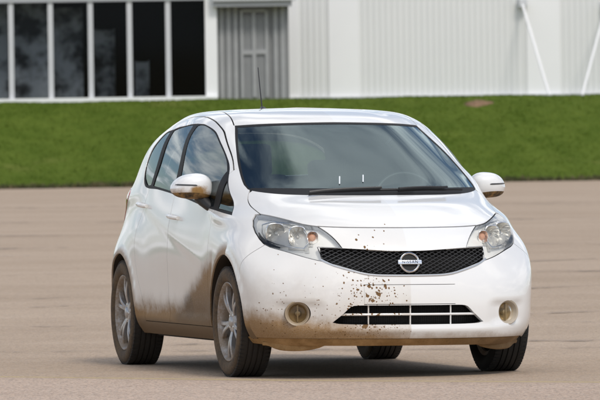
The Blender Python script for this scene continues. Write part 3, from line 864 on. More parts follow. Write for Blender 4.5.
# ---- lower intake
onbody(panel('intake_backing', groups['intake'], Mat('intake_deep', (.006, .006, .006), .9).m, car, depth=0, off=-.075))
wall = MB(); II = INTAKE; n = len(II); V = []; Fq = []
for q in II:
    V += [on_front(q, -.001), on_front(q, -.03)+np.array([0, -q[0]*.02, 0]), on_front(q, -.075)]
for i in range(n):
    j = (i+1) % n
    Fq += [(i*3, j*3, j*3+1, i*3+1), (i*3+1, j*3+1, j*3+2, i*3+2)]
wall.add(V, Fq); iw = wall.build('intake_wall', M_PAINT); onbody(iw)
iw.data.materials.append(M_BLACK)
for p in iw.data.polygons:
    if p.index % 2 == 1: p.material_index = 1
hb = MB(); pts = [on_front((yy, .3515), -.016) for yy in np.linspace(-.385, .385, 24)]
hb.tube(pts, .0068, 8, ry=.008, up=(1, 0, 0)); onbody(hb.build('intake_bar', M_PAINT))
for yy in (-.235, 0, .235):
    vb = MB(); vb.tube([on_front((yy, zz), -.018) for zz in np.linspace(.294, .404, 6)], .0046, 8, ry=.007, up=(1, 0, 0)); onbody(vb.build('intake_rib', M_PAINT))
it = MB()
for k in range(14):
    zz = .297+k*.008
    seg = clip_seg(INTAKE, np.array([-.46, zz]), np.array([.46, zz]), 60)
    for p, q in seg:
        it.tube([on_front(p+(q-p)*i/10, -.055) for i in range(11)], .0016, 4, up=(1, 0, 0))
for k in range(-36, 37):
    yy = k*.0125
    for p, q in clip_seg(INTAKE, np.array([yy, .29]), np.array([yy, .41]), 30):
        it.tube([on_front(p+(q-p)*i/3, -.055) for i in range(4)], .0016, 4, up=(1, 0, 0))
im = onbody(it.build('intake_mesh', Mat('intake_black', (.006, .006, .006), .8).m)); im['kind'] = 'stuff'

# ---- fog lamps
for sg in (1, -1):
    fx = front_x(.602*sg, .357); nn_ = surf_normal((fx, .602*sg, .357))
    nv = Vector((.93, .30*sg, .0)).normalized()
    Mf = Matrix.Translation(Vector((fx-.004, .602*sg, .357))) @ nv.to_track_quat('Z', 'Y').to_matrix().to_4x4()
    b = MB(); b.lathe([(.072, -.05), (.071, .004), (.067, .009), (.060, .006), (.054, -.006), (.051, -.016), (.050, -.02)], 48, Mf)
    mz = Mat('fog_bezel_paint', (.42, .37, .30) if sg > 0 else (.32, .25, .17), .4)
    fg = onbody(b.build('fog_lamp', mz.m))
    b = MB(); b.lathe([(0, -.004), (.02, -.005), (.04, -.009), (.051, -.016)], 40, Mf)
    b.build('lens', thin_glass('fog_lens', (.74, .66, .52) if sg > 0 else (.62, .53, .40), .10, 1.38, 1.0, (1, .95, .86)), fg)
    b = MB(); b.lathe([(.0, -.06), (.015, -.058), (.03, -.048), (.042, -.032), (.050, -.018)], 40, Mf); b.build('reflector', Mat('fog_reflector', (.74, .68, .56), .32, .6).m, fg)
    b = MB(); b.box((-.0035, -.045, -.03), (.0035, .045, -.012), Mf); b.lathe([(0, -.02), (.014, -.024), (.014, -.05)], 20, Mf); b.build('bulb_cap', Mat('fog_cap', (.55, .52, .46), .35, .5).m, fg)

# ---- headlamps
M_AMBER = Mat('amber_bulb', (.70, .36, .22), .3, 0, Coat_Weight=.5).m
for s, sg in (('|L', 1), ('|R', -1)):
    hl = onbody(panel('headlamp', groups['lamp'+s], M_LENS, car, depth=0, off=-.002))
    panel('bucket', groups['lamp'+s], M_BEZEL, hl, depth=0, off=-.034)
    rim = panel('bezel', groups['lamp'+s], Mat('lamp_side_wall', (.62, .65, .70), .35).m, hl, depth=.034, off=-.004, walls=True)
    def bowl(cy, cz, ry_, rz_, name, mat, depth=.055, dirv=(.95, .28), back=.012, n=40, square=.0):
        cx_ = front_x(cy*sg, cz)-back
        d3 = Vector((dirv[0], dirv[1]*sg, 0)).normalized(); t3 = Vector((-d3.y, d3.x, 0))
        V = []; Fq = []; R_ = [1.08, 1.0, .97, .86, .70, .50, .28, .14]; H = [.0, .004, -.004, -.30*depth, -.58*depth, -.80*depth, -.95*depth, -depth]
        for r_, h_ in zip(R_, H):
            for k in range(n):
                a = 2*math.pi*k/n; ca, sa = math.cos(a), math.sin(a)
                q = (abs(ca)**4+abs(sa)**4)**(-.25)*square+(1-square)
                flute = 1+(.075*math.cos(a*9+h_*60) if -.95*depth < h_ < -.01 else 0)
                p = Vector((cx_, cy*sg, cz))+t3*(ca*ry_*r_*q*flute)+Vector((0, 0, sa*rz_*r_*q*flute))+d3*h_
                V.append(tuple(p))
        for i in range(len(R_)-1):
            for k in range(n): Fq.append((i*n+k, i*n+(k+1) % n, (i+1)*n+(k+1) % n, (i+1)*n+k))
        b = MB(); b.add(V, Fq); o = b.build(name, mat, hl, angle=70)
        b = MB(); c3 = Vector((cx_, cy*sg, cz)); b.tube([c3-d3*depth, c3-d3*.012, c3-d3*.006], [.011, .011, .006], 12, up=(0, 0, 1))
        return o, b
    o, b = bowl(.655, .800, .050, .052, 'reflector', M_SATIN, .06, square=.65, back=.022); b.build('bulb', M_CHROME, hl)
    o, b = bowl(.560, .780, .046, .056, 'reflector', M_SATIN, .06, square=.65, back=.020); b.build('bulb', M_CHROME, hl)
    o, b = bowl(.490, .775, .030, .034, 'indicator_cup', M_SATIN, .04, square=.3, back=.018, n=32); b.build('indicator_bulb', M_AMBER, hl)
    b = MB(); cxa = front_x(.490*sg, .775)-.030
    b.lathe([(0, .010), (.012, .008), (.021, -.002), (.023, -.012)], 24, Matrix.Translation(Vector((cxa, .490*sg, .775))) @ Vector((.95, .28*sg, 0)).to_track_quat('Z', 'Y').to_matrix().to_4x4())
    b.build('indicator_lens', M_AMBER, hl)
    # bright surround between the two chambers, and the black lower edge
    b = MB()
    b.tube([Vector((front_x(yy*sg, zz)-.018, yy*sg, zz)) for yy, zz in ((.700, .760), (.712, .80), (.700, .845), (.65, .862), (.58, .850), (.530, .835), (.515, .79), (.515, .745), (.54, .715), (.60, .722), (.66, .738), (.70, .76))], .0045, 8, up=(1, 0, 0)); b.build('chamber_rim', M_CHROME, hl)
    CH = smooth_poly([(.705, .765), (.714, .80), (.702, .845), (.65, .865), (.58, .852), (.528, .836), (.512, .79), (.514, .742), (.54, .712), (.60, .722), (.66, .738)], True, .012)
    tub = [f for f in groups['lamp'+s] if inpoly(CH, abs(f.calc_center_median().y), f.calc_center_median().z)]
    panel('chamber', tub, Mat('chamber_grey', (.72, .71, .68), .22, .45).m, hl, depth=0, off=-.030)
    b = MB(); b.tube([Vector((front_x(yy*sg, zz)-.020, yy*sg, zz)) for yy, zz in ((.726, .800), (.724, .775), (.712, .752), (.690, .735), (.65, .718))], [.004, .009, .010, .009, .004], 8, up=(1, 0, 0)); b.build('lamp_shroud', M_BLACK, hl)
# ---- door mirrors
def mk_mirror_paint():
    m = Mat('mirror_paint', (.80, .80, .795), .3, 0, Coat_Weight=1.0, Coat_Roughness=.04)
    x, y, z = m.xyz(); n = m.noise(14, 5, .6); k = m.noise(70, 4, .6)
    low = (z+(n-.5)*.10+(k-.5)*.04).ss(1.045, .995)
    spot = ((y.abs()-.845)*(y.abs()-.845)*60+(z-1.02)*(z-1.02)*160+(n-.5)*.8).ss(.40, .05)
    d = (low*.85).mx(spot)*y.ss(.02, -.02)
    d = d.mx((z+(n-.5)*.03).ss(1.0, .985)*.8)
    m.set('Base Color', m.mix(d, (.80, .80, .795), m.mix(k, (.24, .125, .035), (.42, .25, .09)))); m.set('Roughness', d*.5+.3); m.set('Coat Weight', 1.0-d)
    return m.m
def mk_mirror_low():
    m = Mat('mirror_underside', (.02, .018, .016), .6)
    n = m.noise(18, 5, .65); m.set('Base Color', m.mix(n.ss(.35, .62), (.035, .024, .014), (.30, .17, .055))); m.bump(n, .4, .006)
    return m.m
M_MP, M_ML = mk_mirror_paint(), mk_mirror_low()
for sg in (1, -1):
    nu, nv2 = 40, 28; V = []; keep = []
    c0 = np.array([-.655, .874, 1.045])
    for i in range(nv2+1):
        ph = -math.pi/2+math.pi*i/nv2
        for j in range(nu):
            th = 2*math.pi*j/nu
            e = lambda t, p: math.copysign(abs(t)**p, t)
            X_, Y_, Z_ = e(math.cos(ph), .75)*e(math.cos(th), .8), e(math.cos(ph), .75)*e(math.sin(th), .72), e(math.sin(ph), .86)
            xx = X_*(.085 if X_ > 0 else .045); yy = Y_*.114; zz = Z_*.073
            zz += .012*(1-(Y_-.1)**2)-(.014*Y_)*(Z_ > 0)              # arched top, falling outwards
            zz -= (-.006 if Z_ < 0 else 0)*Y_
            xx -= .040*Y_*Y_*(Y_ > 0)+.02*max(Y_, 0)                  # swept back at the tip
            V.append((c0[0]+xx, (c0[1]+yy)*sg, c0[2]+zz))
    F_up, F_lo = [], []
    for i in range(nv2):
        for j in range(nu):
            q = (i*nu+j, i*nu+(j+1) % nu, (i+1)*nu+(j+1) % nu, (i+1)*nu+j)
            if sg < 0: q = q[::-1]
            (F_up if i >= nv2*.34 else F_lo).append(q)
    def sub(name, F, mat, par):
        ids = sorted({i for f in F for i in f}); mp = {a: k for k, a in enumerate(ids)}
        return mesh(name, [V[i] for i in ids], [[mp[i] for i in f] for f in F], mat, par)
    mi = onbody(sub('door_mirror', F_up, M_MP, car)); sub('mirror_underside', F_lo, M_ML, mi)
    b = MB(); pts = []
    for t in np.linspace(0, 1, 12):
        yy = .800+.185*t; bow = math.sin(math.acos(min(1, abs(2*t*.92-1+.08)))) if True else 0
        pts.append((c0[0]+.082*max(.35, 1-(max(0, (t-.45))/.55)**2.2*.75)-.012*t-.045*max(0, t-.5), yy*sg, 1.062-.012*t))
    # turn signal strip set into the cap
    st2 = []
    mb = BVHTree.FromPolygons([Vector(v) for v in V], F_up+F_lo)
    for t in np.linspace(.38, 1.02, 14):
        h = mb.ray_cast(Vector((0, (.800+.168*t)*sg, 1.060+.006*t)), Vector((-1, 0, 0)))
        if h[0]: st2.append(h[0]+Vector((.0005, 0, 0)))
    b.tube(st2, [.002]+[.0045]*(len(st2)-2)+[.002], 6, ry=.0035, up=(1, 0, 0)); b.build('indicator_strip', Mat('smoked_strip', (.06, .06, .065), .15).m, mi)
    b = MB(); b.tube([(-.655, .835*sg, 1.0), (-.635, .815*sg, .975), (-.60, .795*sg, .95), (-.57, .772*sg, .925)], [.034, .034, .030, .026], 12, ry=None, up=(0, 0, 1)); b.build('mirror_arm', M_BLACK, mi)
    b = MB(); b.lathe([(0, 0), (.05, 0)], 32, Matrix.Translation(Vector((-.702, .870*sg, 1.05))) @ Matrix.Scale(1.7, 4, (0, 1, 0)) @ Matrix.Rotation(math.radians(-90), 4, 'Y')); b.build('mirror_glass', M_CHROME, mi)
# ---- door handles
for s, sg in (('|L', 1), ('|R', -1)):
    for key, hx, hz in (('front_door', -1.33, .872), ('rear_door', -2.17, .935)):
        b = MB(); pts = []
        for t in np.linspace(0, 1, 9):
            xx = hx+.10-.20*t; yy = side_y(xx, hz+.02*t, sg); pts.append((xx, yy+sg*(.006+.026*math.sin(math.pi*t)**.6), hz+.014*t))
        b.tube(pts, [.010]+[.013]*7+[.010], 10, ry=.017, up=(0, sg, 0)); b.build('handle', M_PAINT, P_.get(key+s) or car)
# ---- wipers
for pts in ([(.165, -.40, 0), (.145, -.05, 0), (.125, .22, 0)], [(.155, .12, 0), (.10, .38, 0), (.015, .53, 0)]):
    def onws(p, lift):
        h = BVH.ray_cast(Vector((p[0]+.0, p[1], 3)), Vector((0, 0, -1)))[0]; n = Vector(surf_normal(h)); return h+n*lift
    P3 = [onws((np.interp(t, [0, .5, 1], [q[0] for q in pts])-.002, np.interp(t, [0, .5, 1], [q[1] for q in pts])), .012) for t in np.linspace(0, 1, 12)]
    b = MB(); b.tube(P3, .0045, 6, ry=.008, up=(0, 0, 1)); wp = onbody(b.build('wiper', M_BLACK))
    P4 = [p+Vector((.018, 0, .014)) for p in P3[:8]]; b = MB(); b.tube(P4, .007, 6); b.build('wiper_arm', M_BLACK, wp)
# white strips standing on the lower windscreen
for (xa, ya), (xb, yb) in (((-.071, -.159), (.023, -.184)), ((-.083, -.019), (.004, -.042))):
    b = MB(); q = []
    for t in np.linspace(0, 1, 6):
        xx, yy = xa+(xb-xa)*t, ya+(yb-ya)*t; q.append((xx, yy, top_z(xx, yy)+.001))
    b.tube(q, .0036, 6, ry=.0015); onbody(b.build('windscreen_marker', Mat('white_strip', (.75, .78, .80), .5).m))
# ---- aerial
b = MB(); zr = top_z(-2.50, 0)
b.tube([(-2.46, 0, zr-.004), (-2.49, 0, zr+.012), (-2.51, 0, zr+.022), (-2.52, 0, zr+.024)], [.030, .022, .012, .006], 12, ry=None, up=(0, 1, 0)); an = onbody(b.build('aerial', M_BLACK))
b = MB(); b.tube([(-2.50, 0, zr+.015), (-2.545, 0, zr+.12), (-2.60, 0, zr+.265)], [.0045, .0035, .0028], 8, up=(0, 1, 0)); b.build('aerial_rod', M_BLACK, an)
# ---- cabin
M_SEAT = Mat('seat_cloth', (.030, .030, .033), .95).m
M_DASH = Mat('dash_plastic', (.028, .028, .030), .65).m
b = MB(); V = []; Fq = []
ys = np.linspace(-.62, .62, 13)
prof = [(.14, .93), (.02, .975), (-.12, .99), (-.28, .985), (-.40, .97), (-.45, .93), (-.46, .80), (-.40, .62), (-.30, .45)]
for yy in ys:
    k = 1-(abs(yy)/.62)**4*.25
    for xx, zz in prof: V.append((xx-.16*(yy/.62)**2, yy, zz-.01*(yy/.62)**2+(.03 if abs(yy-.36) < .16 and zz > .96 and xx < -.2 else 0)))
m_ = len(prof)
for i in range(len(ys)-1):
    for j in range(m_-1): Fq.append((i*m_+j, (i+1)*m_+j, (i+1)*m_+j+1, i*m_+j+1))
b.add(V, Fq); onbody(b.build('dashboard', M_DASH, angle=50))
b = MB(); b.box((-2.9, -.68, .24), (.1, .68, .28)); onbody(b.build('cabin_floor', M_DARK))
b = MB(); Ms = Matrix.Translation(Vector((-.54, .36, .955))) @ Matrix.Rotation(math.radians(66), 4, 'Y')
pr = [(.185+.016*math.cos(a), .016*math.sin(a)) for a in np.linspace(0, 2*math.pi, 11)[:-1]]
b.lathe(pr, 40, Ms, close=True); b.box((-.018, -.18, -.012), (.018, .18, .012), Ms, bev=.004); b.box((0, -.02, -.012), (.18, .02, .012), Ms, bev=.004); b.lathe([(0, .02), (.05, .015), (.065, -.01)], 24, Ms)
onbody(b.build('steering_wheel', M_BLACK, angle=50))
def cushion(name, loc, size, rot=0, parent=None, mat=None):
    bm2 = bmesh.new(); bmesh.ops.create_cube(bm2, size=1); bmesh.ops.bevel(bm2, geom=list(bm2.edges), offset=.18, segments=4, affect='EDGES', profile=.6)
    for v in bm2.verts: v.co = Vector((v.co.x*size[0], v.co.y*size[1], v.co.z*size[2]))
    me = bpy.data.meshes.new(name); bm2.to_mesh(me); bm2.free(); me.transform(Matrix.Translation(Vector(loc)) @ Matrix.Rotation(math.radians(rot), 4, 'Y')); me.shade_smooth(); me.materials.append(mat or M_SEAT)
    return link(name, me, parent)
for sg in (1, -1):
    se = onbody(cushion('seat', (-1.02, .36*sg, .50), (.54, .50, .16), -6)); cushion('backrest', (-1.30, .36*sg, .80), (.15, .50, .64), -14, se); cushion('headrest', (-1.405, .36*sg, 1.20), (.09, .27, .19), -10, se)
se = onbody(cushion('rear_seat', (-2.05, 0, .52), (.50, 1.26, .17), -6)); cushion('backrest', (-2.32, 0, .80), (.14, 1.26, .60), -18, se)
for yy in (-.4, .4): cushion('headrest', (-2.44, yy, 1.13), (.08, .26, .14), -12, se)
b = MB(); b.box((-.03, -.115, -.032), (.02, .115, .032), Matrix.Translation(Vector((-.93, .0, 1.36))), bev=.014); b.tube([(-.93, 0, 1.375), (-.90, 0, 1.402)], .014, 8); onbody(b.build('rear_view_mirror', M_DARK))
# ---- wheels
def mk_tyre():
    m = Mat('muddy_tyre', (.02, .02, .02), .85)
    x, y, z = m.xyz(); n = m.noise(10, 5, .65); k = m.noise(60, 4, .7)
    r = (x*x+z*z).sqrt()
    side = r.ss(.306, .285)
    d = (n*.6+k*.5).ss(.28, .72)*(side*.52+.06)
    m.set('Base Color', m.mix(d, (.020, .019, .018), (.20, .125, .060))); m.bump(k, .25, .004)
    return m.m
def mk_rim():
    m = Mat('muddy_alloy', (.50, .50, .51), .34, .85)
    x, y, z = m.xyz(); n = m.noise(12, 5, .6); k = m.noise(80, 4, .7)
    r = (x*x+z*z).sqrt()
    d = ((n*.7+k*.45+r.ss(.12, .215)*.2)).ss(.48, .90)*.85
    m.set('Base Color', m.mix(d, (.46, .46, .47), (.22, .145, .075))); m.set('Metallic', .85-d*.85); m.set('Roughness', d*.4+.32)
    return m.m
M_TYRE, M_RIM = mk_tyre(), mk_rim()
M_TYRE_C = Mat('tyre_rubber', (.016, .016, .016), .8).m
RY = Matrix.Rotation(math.radians(-90), 4, 'X')           # lathe z -> +y
TW = .0975
prof = [(.222, -.078), (.232, -.092), (.250, -.101), (.270, -.1025), (.288, -.098), (.300, -.088), (.3065, -.076)]
def groove(w0, w1): return [(.3095, w0), (.3025, w0+.001), (.3025, w1-.001), (.3095, w1)]
tread = [(.3085, -.070)]+groove(-.050, -.042)+groove(-.020, -.011)+groove(.011, .020)+groove(.042, .050)+[(.3085, .070)]
prof = prof+tread+[(r, -h) for r, h in prof[::-1]]
b = MB(); b.lathe(prof, 96, RY)
for k in range(72):                                       # shoulder blocks
    a = 2*math.pi*k/72
    for sgn_ in (1, -1):
        Mk = RY @ Matrix.Rotation(a, 4, 'Z') @ Matrix.Translation(Vector((.3045, 0, sgn_*.072)))
        b.box((-.006, -.0085, -.016), (.0060, .0085, .016), Mk)
tyre_me = b.build('tyre', M_TYRE, angle=30)
b = MB()
b.lathe([(.222, .080), (.2235, .086), (.219, .088), (.213, .084), (.209, .074), (.202, .06), (.196, -.02), (.198, -.07), (.221, -.08)], 96, RY)
rim_me = b.build('rim', M_RIM, angle=40)
def spoke_mesh():
    b = MB()
    for off_a in (-.20, .20):
        V = []; Fq = []; n = 9
        for i in range(n):
            t = i/(n-1); r = .050+(.212-.050)*t
            ang = off_a*(.35+.65*t) ; w = .0125-.0020*t+.006*max(0, t-.8)/.2
            h = .062+.020*math.sin(math.pi*min(t*1.02, 1))*.5+.010*t
            cxx, cyy = r*math.cos(ang), r*math.sin(ang); tx, ty = -math.sin(ang), math.cos(ang)
            for wv, hv in ((-w, h-.026), (-w, h-.004), (-w*.6, h), (w*.6, h), (w, h-.004), (w, h-.026)): V.append((cxx+tx*wv, cyy+ty*wv, hv))
        for i in range(n-1):
            for j in range(6): Fq.append((i*6+j, i*6+(j+1) % 6, i*6+6+(j+1) % 6, i*6+6+j))
        b.add([tuple(RY @ Vector(v)) for v in V], Fq)
    return b.build('spoke', M_RIM, angle=30)
spoke_o = spoke_mesh()
b = MB(); b.lathe([(0, .076), (.024, .075), (.030, .071), (.033, .066), (.058, .064), (.066, .052), (.066, .02)], 40, RY); hub_o = b.build('hub', M_RIM)
b = MB(); b.lathe([(0, .068), (.008, .067), (.009, .058)], 10, RY @ Matrix.Translation(Vector((.045, 0, 0)))); nut_o = b.build('wheel_nut', M_CHROME)
b = MB(); b.lathe([(.05, .0), (.125, .0), (.125, -.022), (.05, -.022)], 48, RY); disc_o = b.build('brake_disc', Mat('rusty_disc', (.13, .10, .08), .5, .7).m, angle=30)
b = MB(); b.lathe([(.0, -.03), (.19, -.03), (.195, -.06)], 40, RY); back_o = b.build('wheel_backing', M_LINER)
protos = [rim_me, hub_o, disc_o, back_o]
first = True
for wi, (wx, wy, steer, roll_) in enumerate(((0, -.742, 1.2, 14), (0, .742, 1.2, 40), (-2.6, -.742, 0, 50), (-2.6, .742, 0, 5))):
    w = bpy.data.objects.new('wheel', None); COL.objects.link(w); w.parent = car; w.empty_display_size = .2
    w.location = (wx+1.3, wy, .3095)
    w.rotation_euler = (0, 0, math.radians(steer)+(math.pi if wy < 0 else 0))
    spin = math.radians(roll_)
    def put(src, extra=0.0):
        c = src.copy(); COL.objects.link(c); c.parent = w; c.rotation_euler = (0, spin+extra, 0); return c
    t_ = put(tyre_me)
    if wy > 0: t_.data = tyre_me.data.copy(); t_.data.materials[0] = M_TYRE_C if wx == 0 else M_TYRE
    for p in protos: put(p)
    for k in range(5): put(spoke_o, k*2*math.pi/5)
    for k in range(4): put(nut_o, k*math.pi/2+.6)
for o in [tyre_me, spoke_o, nut_o]+protos: bpy.data.objects.remove(o)
# ------------------------------------------------------------------ the place
FW = np.array([-math.cos(YAW), math.sin(YAW), 0]); RT = np.array([math.sin(YAW), math.cos(YAW), 0])
C0 = np.array([CAM[0], CAM[1], 0])
def W(u, D, z): return C0+FW*D+RT*u+np.array([0, 0, z])
def px(x, y, D):
    """photo pixel -> (sideways metres, height) on the plane at distance D"""
    v = cd+CR*(x-300)/F_PX-CU*(y-200)/F_PX; t = D/(v@FW)
    return (v*t)@RT, CAM[2]+v[2]*t
def gp(x, y, z=0.0):
    v = cd+CR*(x-300)/F_PX-CU*(y-200)/F_PX; t = (z-CAM[2])/v[2]; p = CAM+v*t; p[2] = z; return p
# ---- asphalt
def mk_asphalt(name, a, b_, speck):
    m = Mat(name, a, .9)
    v = m.obj()
    n1 = m.noise(.16, 5, .6); n2 = m.noise(1.3, 5, .6); n3 = m.noise(22, 4, .7); d, r1, r2 = m.voro(95)
    lane = m.noise(.5, 3, .5, m.vec(*[(q*k) for q, k in zip(m.xyz(), (1.0, .12, 1.0))]))
    c = m.mix((n1*.45+n2*.2+lane*.45).ss(.38, .72), a, b_)
    c = m.mix(n3.ss(.35, .7)*.5, c, m.mix(.5, c, (.10, .085, .07)))
    c = m.mix(r1.gt(.78)*speck, c, (.42, .37, .33)); c = m.mix(r2.gt(.80)*speck, c, (.07, .06, .055))
    m.set('Base Color', c); m.set('Specular IOR Level', .15)
    m.bump(d+n3*.6, .4, .003)
    return m.m
M_ASPH = mk_asphalt('asphalt', (.415, .308, .218), (.505, .385, .284), .40)
M_APRON = mk_asphalt('apron_asphalt', (.48, .350, .262), (.58, .44, .345), .60)
E_ = 900
gV = [W(-E_, -400, 0), W(E_, -400, 0), W(E_, 1400, 0), W(-E_, 1400, 0)]
tag(mesh('ground', gV, [(0, 1, 2, 3)], M_ASPH, smooth=False), kind='structure')
def strip(name, pts, w, mat, z):
    """flat band along ground points"""
    V, Fq = [], []; n = len(pts)
    for i, p in enumerate(pts):
        t = pts[min(i+1, n-1)]-pts[max(i-1, 0)]; t /= np.linalg.norm(t); s = np.array([-t[1], t[0], 0])
        q = np.array([p[0], p[1], z]); V += [q-s*w/2, q+s*w/2]
    for i in range(n-1): Fq.append((2*i, 2*i+1, 2*i+3, 2*i+2))
    return tag(mesh(name, V, Fq, mat, smooth=False), kind='structure')
a0, a1, a2 = gp(-150, 376.5), gp(300, 382.6), gp(900, 385.5)
ap = [a0, a1, a2, W(60, 2, 0), W(-60, 2, 0)]
tag(mesh('apron', [np.array([p[0], p[1], .004]) for p in ap], [(0, 1, 2, 3, 4)], M_APRON, smooth=False), kind='structure')
def worn(name, col, cover, scale=9):
    m = bpy.data.materials.new(name); m.use_nodes = True
    q = Mat.__new__(Mat); q.m = m; q.t = m.node_tree; q.b = q.t.nodes['Principled BSDF']; q._tc = None
    q.set('Base Color', col); q.set('Roughness', .85)
    k = q.noise(scale, 6, .7); k2 = q.noise(.8, 4, .6)
    q.set('Alpha', (k*.6+k2*.5).ss(1.05-cover, 1.25-cover)*.9)
    return m
M_YEL = worn('worn_yellow_paint', (.50, .39, .13), .72); M_WHT = worn('worn_white_paint', (.58, .52, .44), .50); M_TAR = worn('tar_joint', (.16, .13, .105), .55, 5)
M_RUB = worn('tyre_marks', (.13, .11, .095), .50, 3)
def gl(*p): return [gp(x, y) for x, y in p]
strip("painted_line", gl((-500, 371.5), (-60, 377.5), (120, 379.6), (300, 382.0), (460, 382.8), (700, 384.2), (1200, 386.5)), .05, M_YEL, .008)
strip('painted_line', gl((-80, 322), (0, 319.5), (110, 312)), .16, M_WHT, .008)
strip('painted_line', gl((70, 261.2), (113, 261)), .5, M_WHT, .008)
strip('painted_line', gl((-30, 257), (30, 256)), .5, M_WHT, .008)
strip('painted_line', gl((-60, 333), (60, 331.5), (112, 331)), .06, M_WHT, .008)
strip('tar_joint', gl((-60, 312), (0, 309.5), (112, 304)), .14, M_TAR, .008)
strip('tar_joint', gl((-50, 236.5), (60, 236), (118, 235)), .4, M_TAR, .008)
strip('tar_joint', gl((525, 289), (580, 286.5), (680, 283)), .16, M_TAR, .008)
strip('tar_joint', gl((522, 315), (590, 312), (680, 309)), .12, M_TAR, .008)
strip('tar_joint', gl((520, 262), (600, 259), (680, 257)), .2, M_TAR, .008)
for y0, w_ in ((352, .5), (345, .35), (326, .3), (298, .5), (275, .8), (248, 1.2), (222, 2.5), (207, 4)):
    strip('tyre_mark', gl((-120, y0+3), (150, y0+random.uniform(-1, 1)), (420, y0-2+random.uniform(-1, 1)), (760, y0-5)), w_, M_RUB, .006)
strip('tar_patch', gl((552, 392), (600, 390.5), (680, 389)), .9, M_RUB, .0085)
# ---- grass bank
def mk_grass():
    m = Mat('grass', (.06, .1, .02), .9)
    n = m.noise(.5, 5, .6); k = m.noise(3.5, 5, .7); g = m.noise(14, 4, .7)
    w2 = m.noise(1.1, 4, .6); dry = m.noise(.35, 4, .6)
    c = m.mix((n*.3+k*.3+w2*.4).ss(.34, .66), (.058, .094, .010), (.100, .140, .021)); c = m.mix(dry.ss(.58, .75)*.4, c, (.17, .165, .05))
    c = m.mix(g.ss(.5, .8)*.35, c, (.13, .145, .035)); m.set('Base Color', c); m.bump(g+k, .3, .05); m.set('Specular IOR Level', .05)
    return m.m
M_GRASS = mk_grass()
D0_, D1_, ZT = 193.6, 204.5, 2.30
def bank_z(D, u=0):
    t = np.clip((D-D0_)/(D1_-D0_), 0, 1); return ZT*(t*t*(3-2*t)*.35+t*.65)+.012*math.sin(u*.9+D)+.008*math.sin(u*2.3+1)
us = np.concatenate([np.linspace(-90, -16, 30), np.linspace(-15, 15, 181), np.linspace(16, 90, 30)]); Ds = list(np.linspace(D0_, D1_, 44))+[206, 212, 240, 300]
V = [W(u, D+.12*math.sin(u*1.7)+.1*math.sin(u*4.1), bank_z(D, u) if D > D0_ else -.05) for D in Ds for u in us]
n = len(us); Fq = [(i*n+j, i*n+j+1, i*n+n+j+1, i*n+n+j) for i in range(len(Ds)-1) for j in range(n-1)]
tag(mesh('grass_bank', V, Fq, M_GRASS), kind='structure')
rng = np.random.default_rng(3)
def tufts(name, N, f, mat):
    V, Fq = [], []
    for k in range(N):
        u, D, z, h, wd = f()
        a = rng.uniform(0, math.pi); c_, s_ = math.cos(a)*wd, math.sin(a)*wd
        p = W(u, D+.12*math.sin(u*1.7)+.1*math.sin(u*4.1), z-.01); lx, ly = rng.normal(0, .4*h, 2); b0 = len(V)
        V += [p+RT*c_+FW*s_, p-RT*c_-FW*s_, p+RT*lx+FW*ly+np.array([0, 0, h])]; Fq.append((b0, b0+1, b0+2))
    return tag(mesh(name, V, Fq, mat, smooth=False), kind='stuff')
M_TUFT = Mat('grass_blades', (.07, .115, .02), .8); _n = M_TUFT.noise(1.1, 4, .6); _k = M_TUFT.noise(9, 3, .6)
M_TUFT.set('Base Color', M_TUFT.mix((_n*.6+_k*.4).ss(.36, .66), (.054, .090, .010), (.112, .150, .026)))
def fg():
    u = rng.uniform(-12, 12); D = rng.uniform(D0_, D1_+1.2); return u, D, bank_z(D, u), rng.uniform(.02, .055), rng.uniform(.015, .04)
M_TUFT.set('Specular IOR Level', .05)
tag(tufts('bank_grass', 40000, fg, M_TUFT.m), 'short mown grass blades covering the bank', 'grass')
M_VERGE = Mat('verge_grass', (.055, .062, .018), .9); _n = M_VERGE.noise(2.2, 4, .6)
M_VERGE.set('Base Color', M_VERGE.mix(_n.ss(.4, .65), (.040, .050, .012), (.12, .095, .045)))
def fv():
    u = rng.uniform(-12, 12); D = D0_+rng.uniform(-.35, .45); return u, D, bank_z(D, u), rng.uniform(.04, .16), rng.uniform(.02, .05)
tag(tufts('verge_grass', 6000, fv, M_VERGE.m), 'rough darker grass along the edge of the asphalt', 'grass')
b = MB(); us_, zs_ = px(478, 99, 203.2); V = [W(us_, 203.2, bank_z(203.2)+.10)]; nn_ = 28
for rr2, hz in ((.14, .05), (.25, .02), (.36, -.08)):
    for k in range(nn_):
        a = 2*math.pi*k/nn_; q = 1+.22*math.sin(3*a+1)+.12*math.sin(7*a); V.append(W(us_+rr2*1.25*q*math.cos(a), 203.2+rr2*.6*q*math.sin(a), bank_z(203.2+rr2*.6*q*math.sin(a))+hz))
Fq = [(0, 1+k, 1+(k+1) % nn_) for k in range(nn_)]
for i in range(2):
    for k in range(nn_): Fq.append((1+i*nn_+k, 1+(i+1)*nn_+k, 1+(i+1)*nn_+(k+1) % nn_, 1+i*nn_+(k+1) % nn_))
so = Mat('bare_soil', (.22, .13, .08), .95); so.set('Base Color', so.mix(so.noise(6, 5, .7).ss(.35, .65), (.10, .065, .035), (.24, .15, .09)))
tag(mesh('soil_patch', V, Fq, so.m), kind='structure')

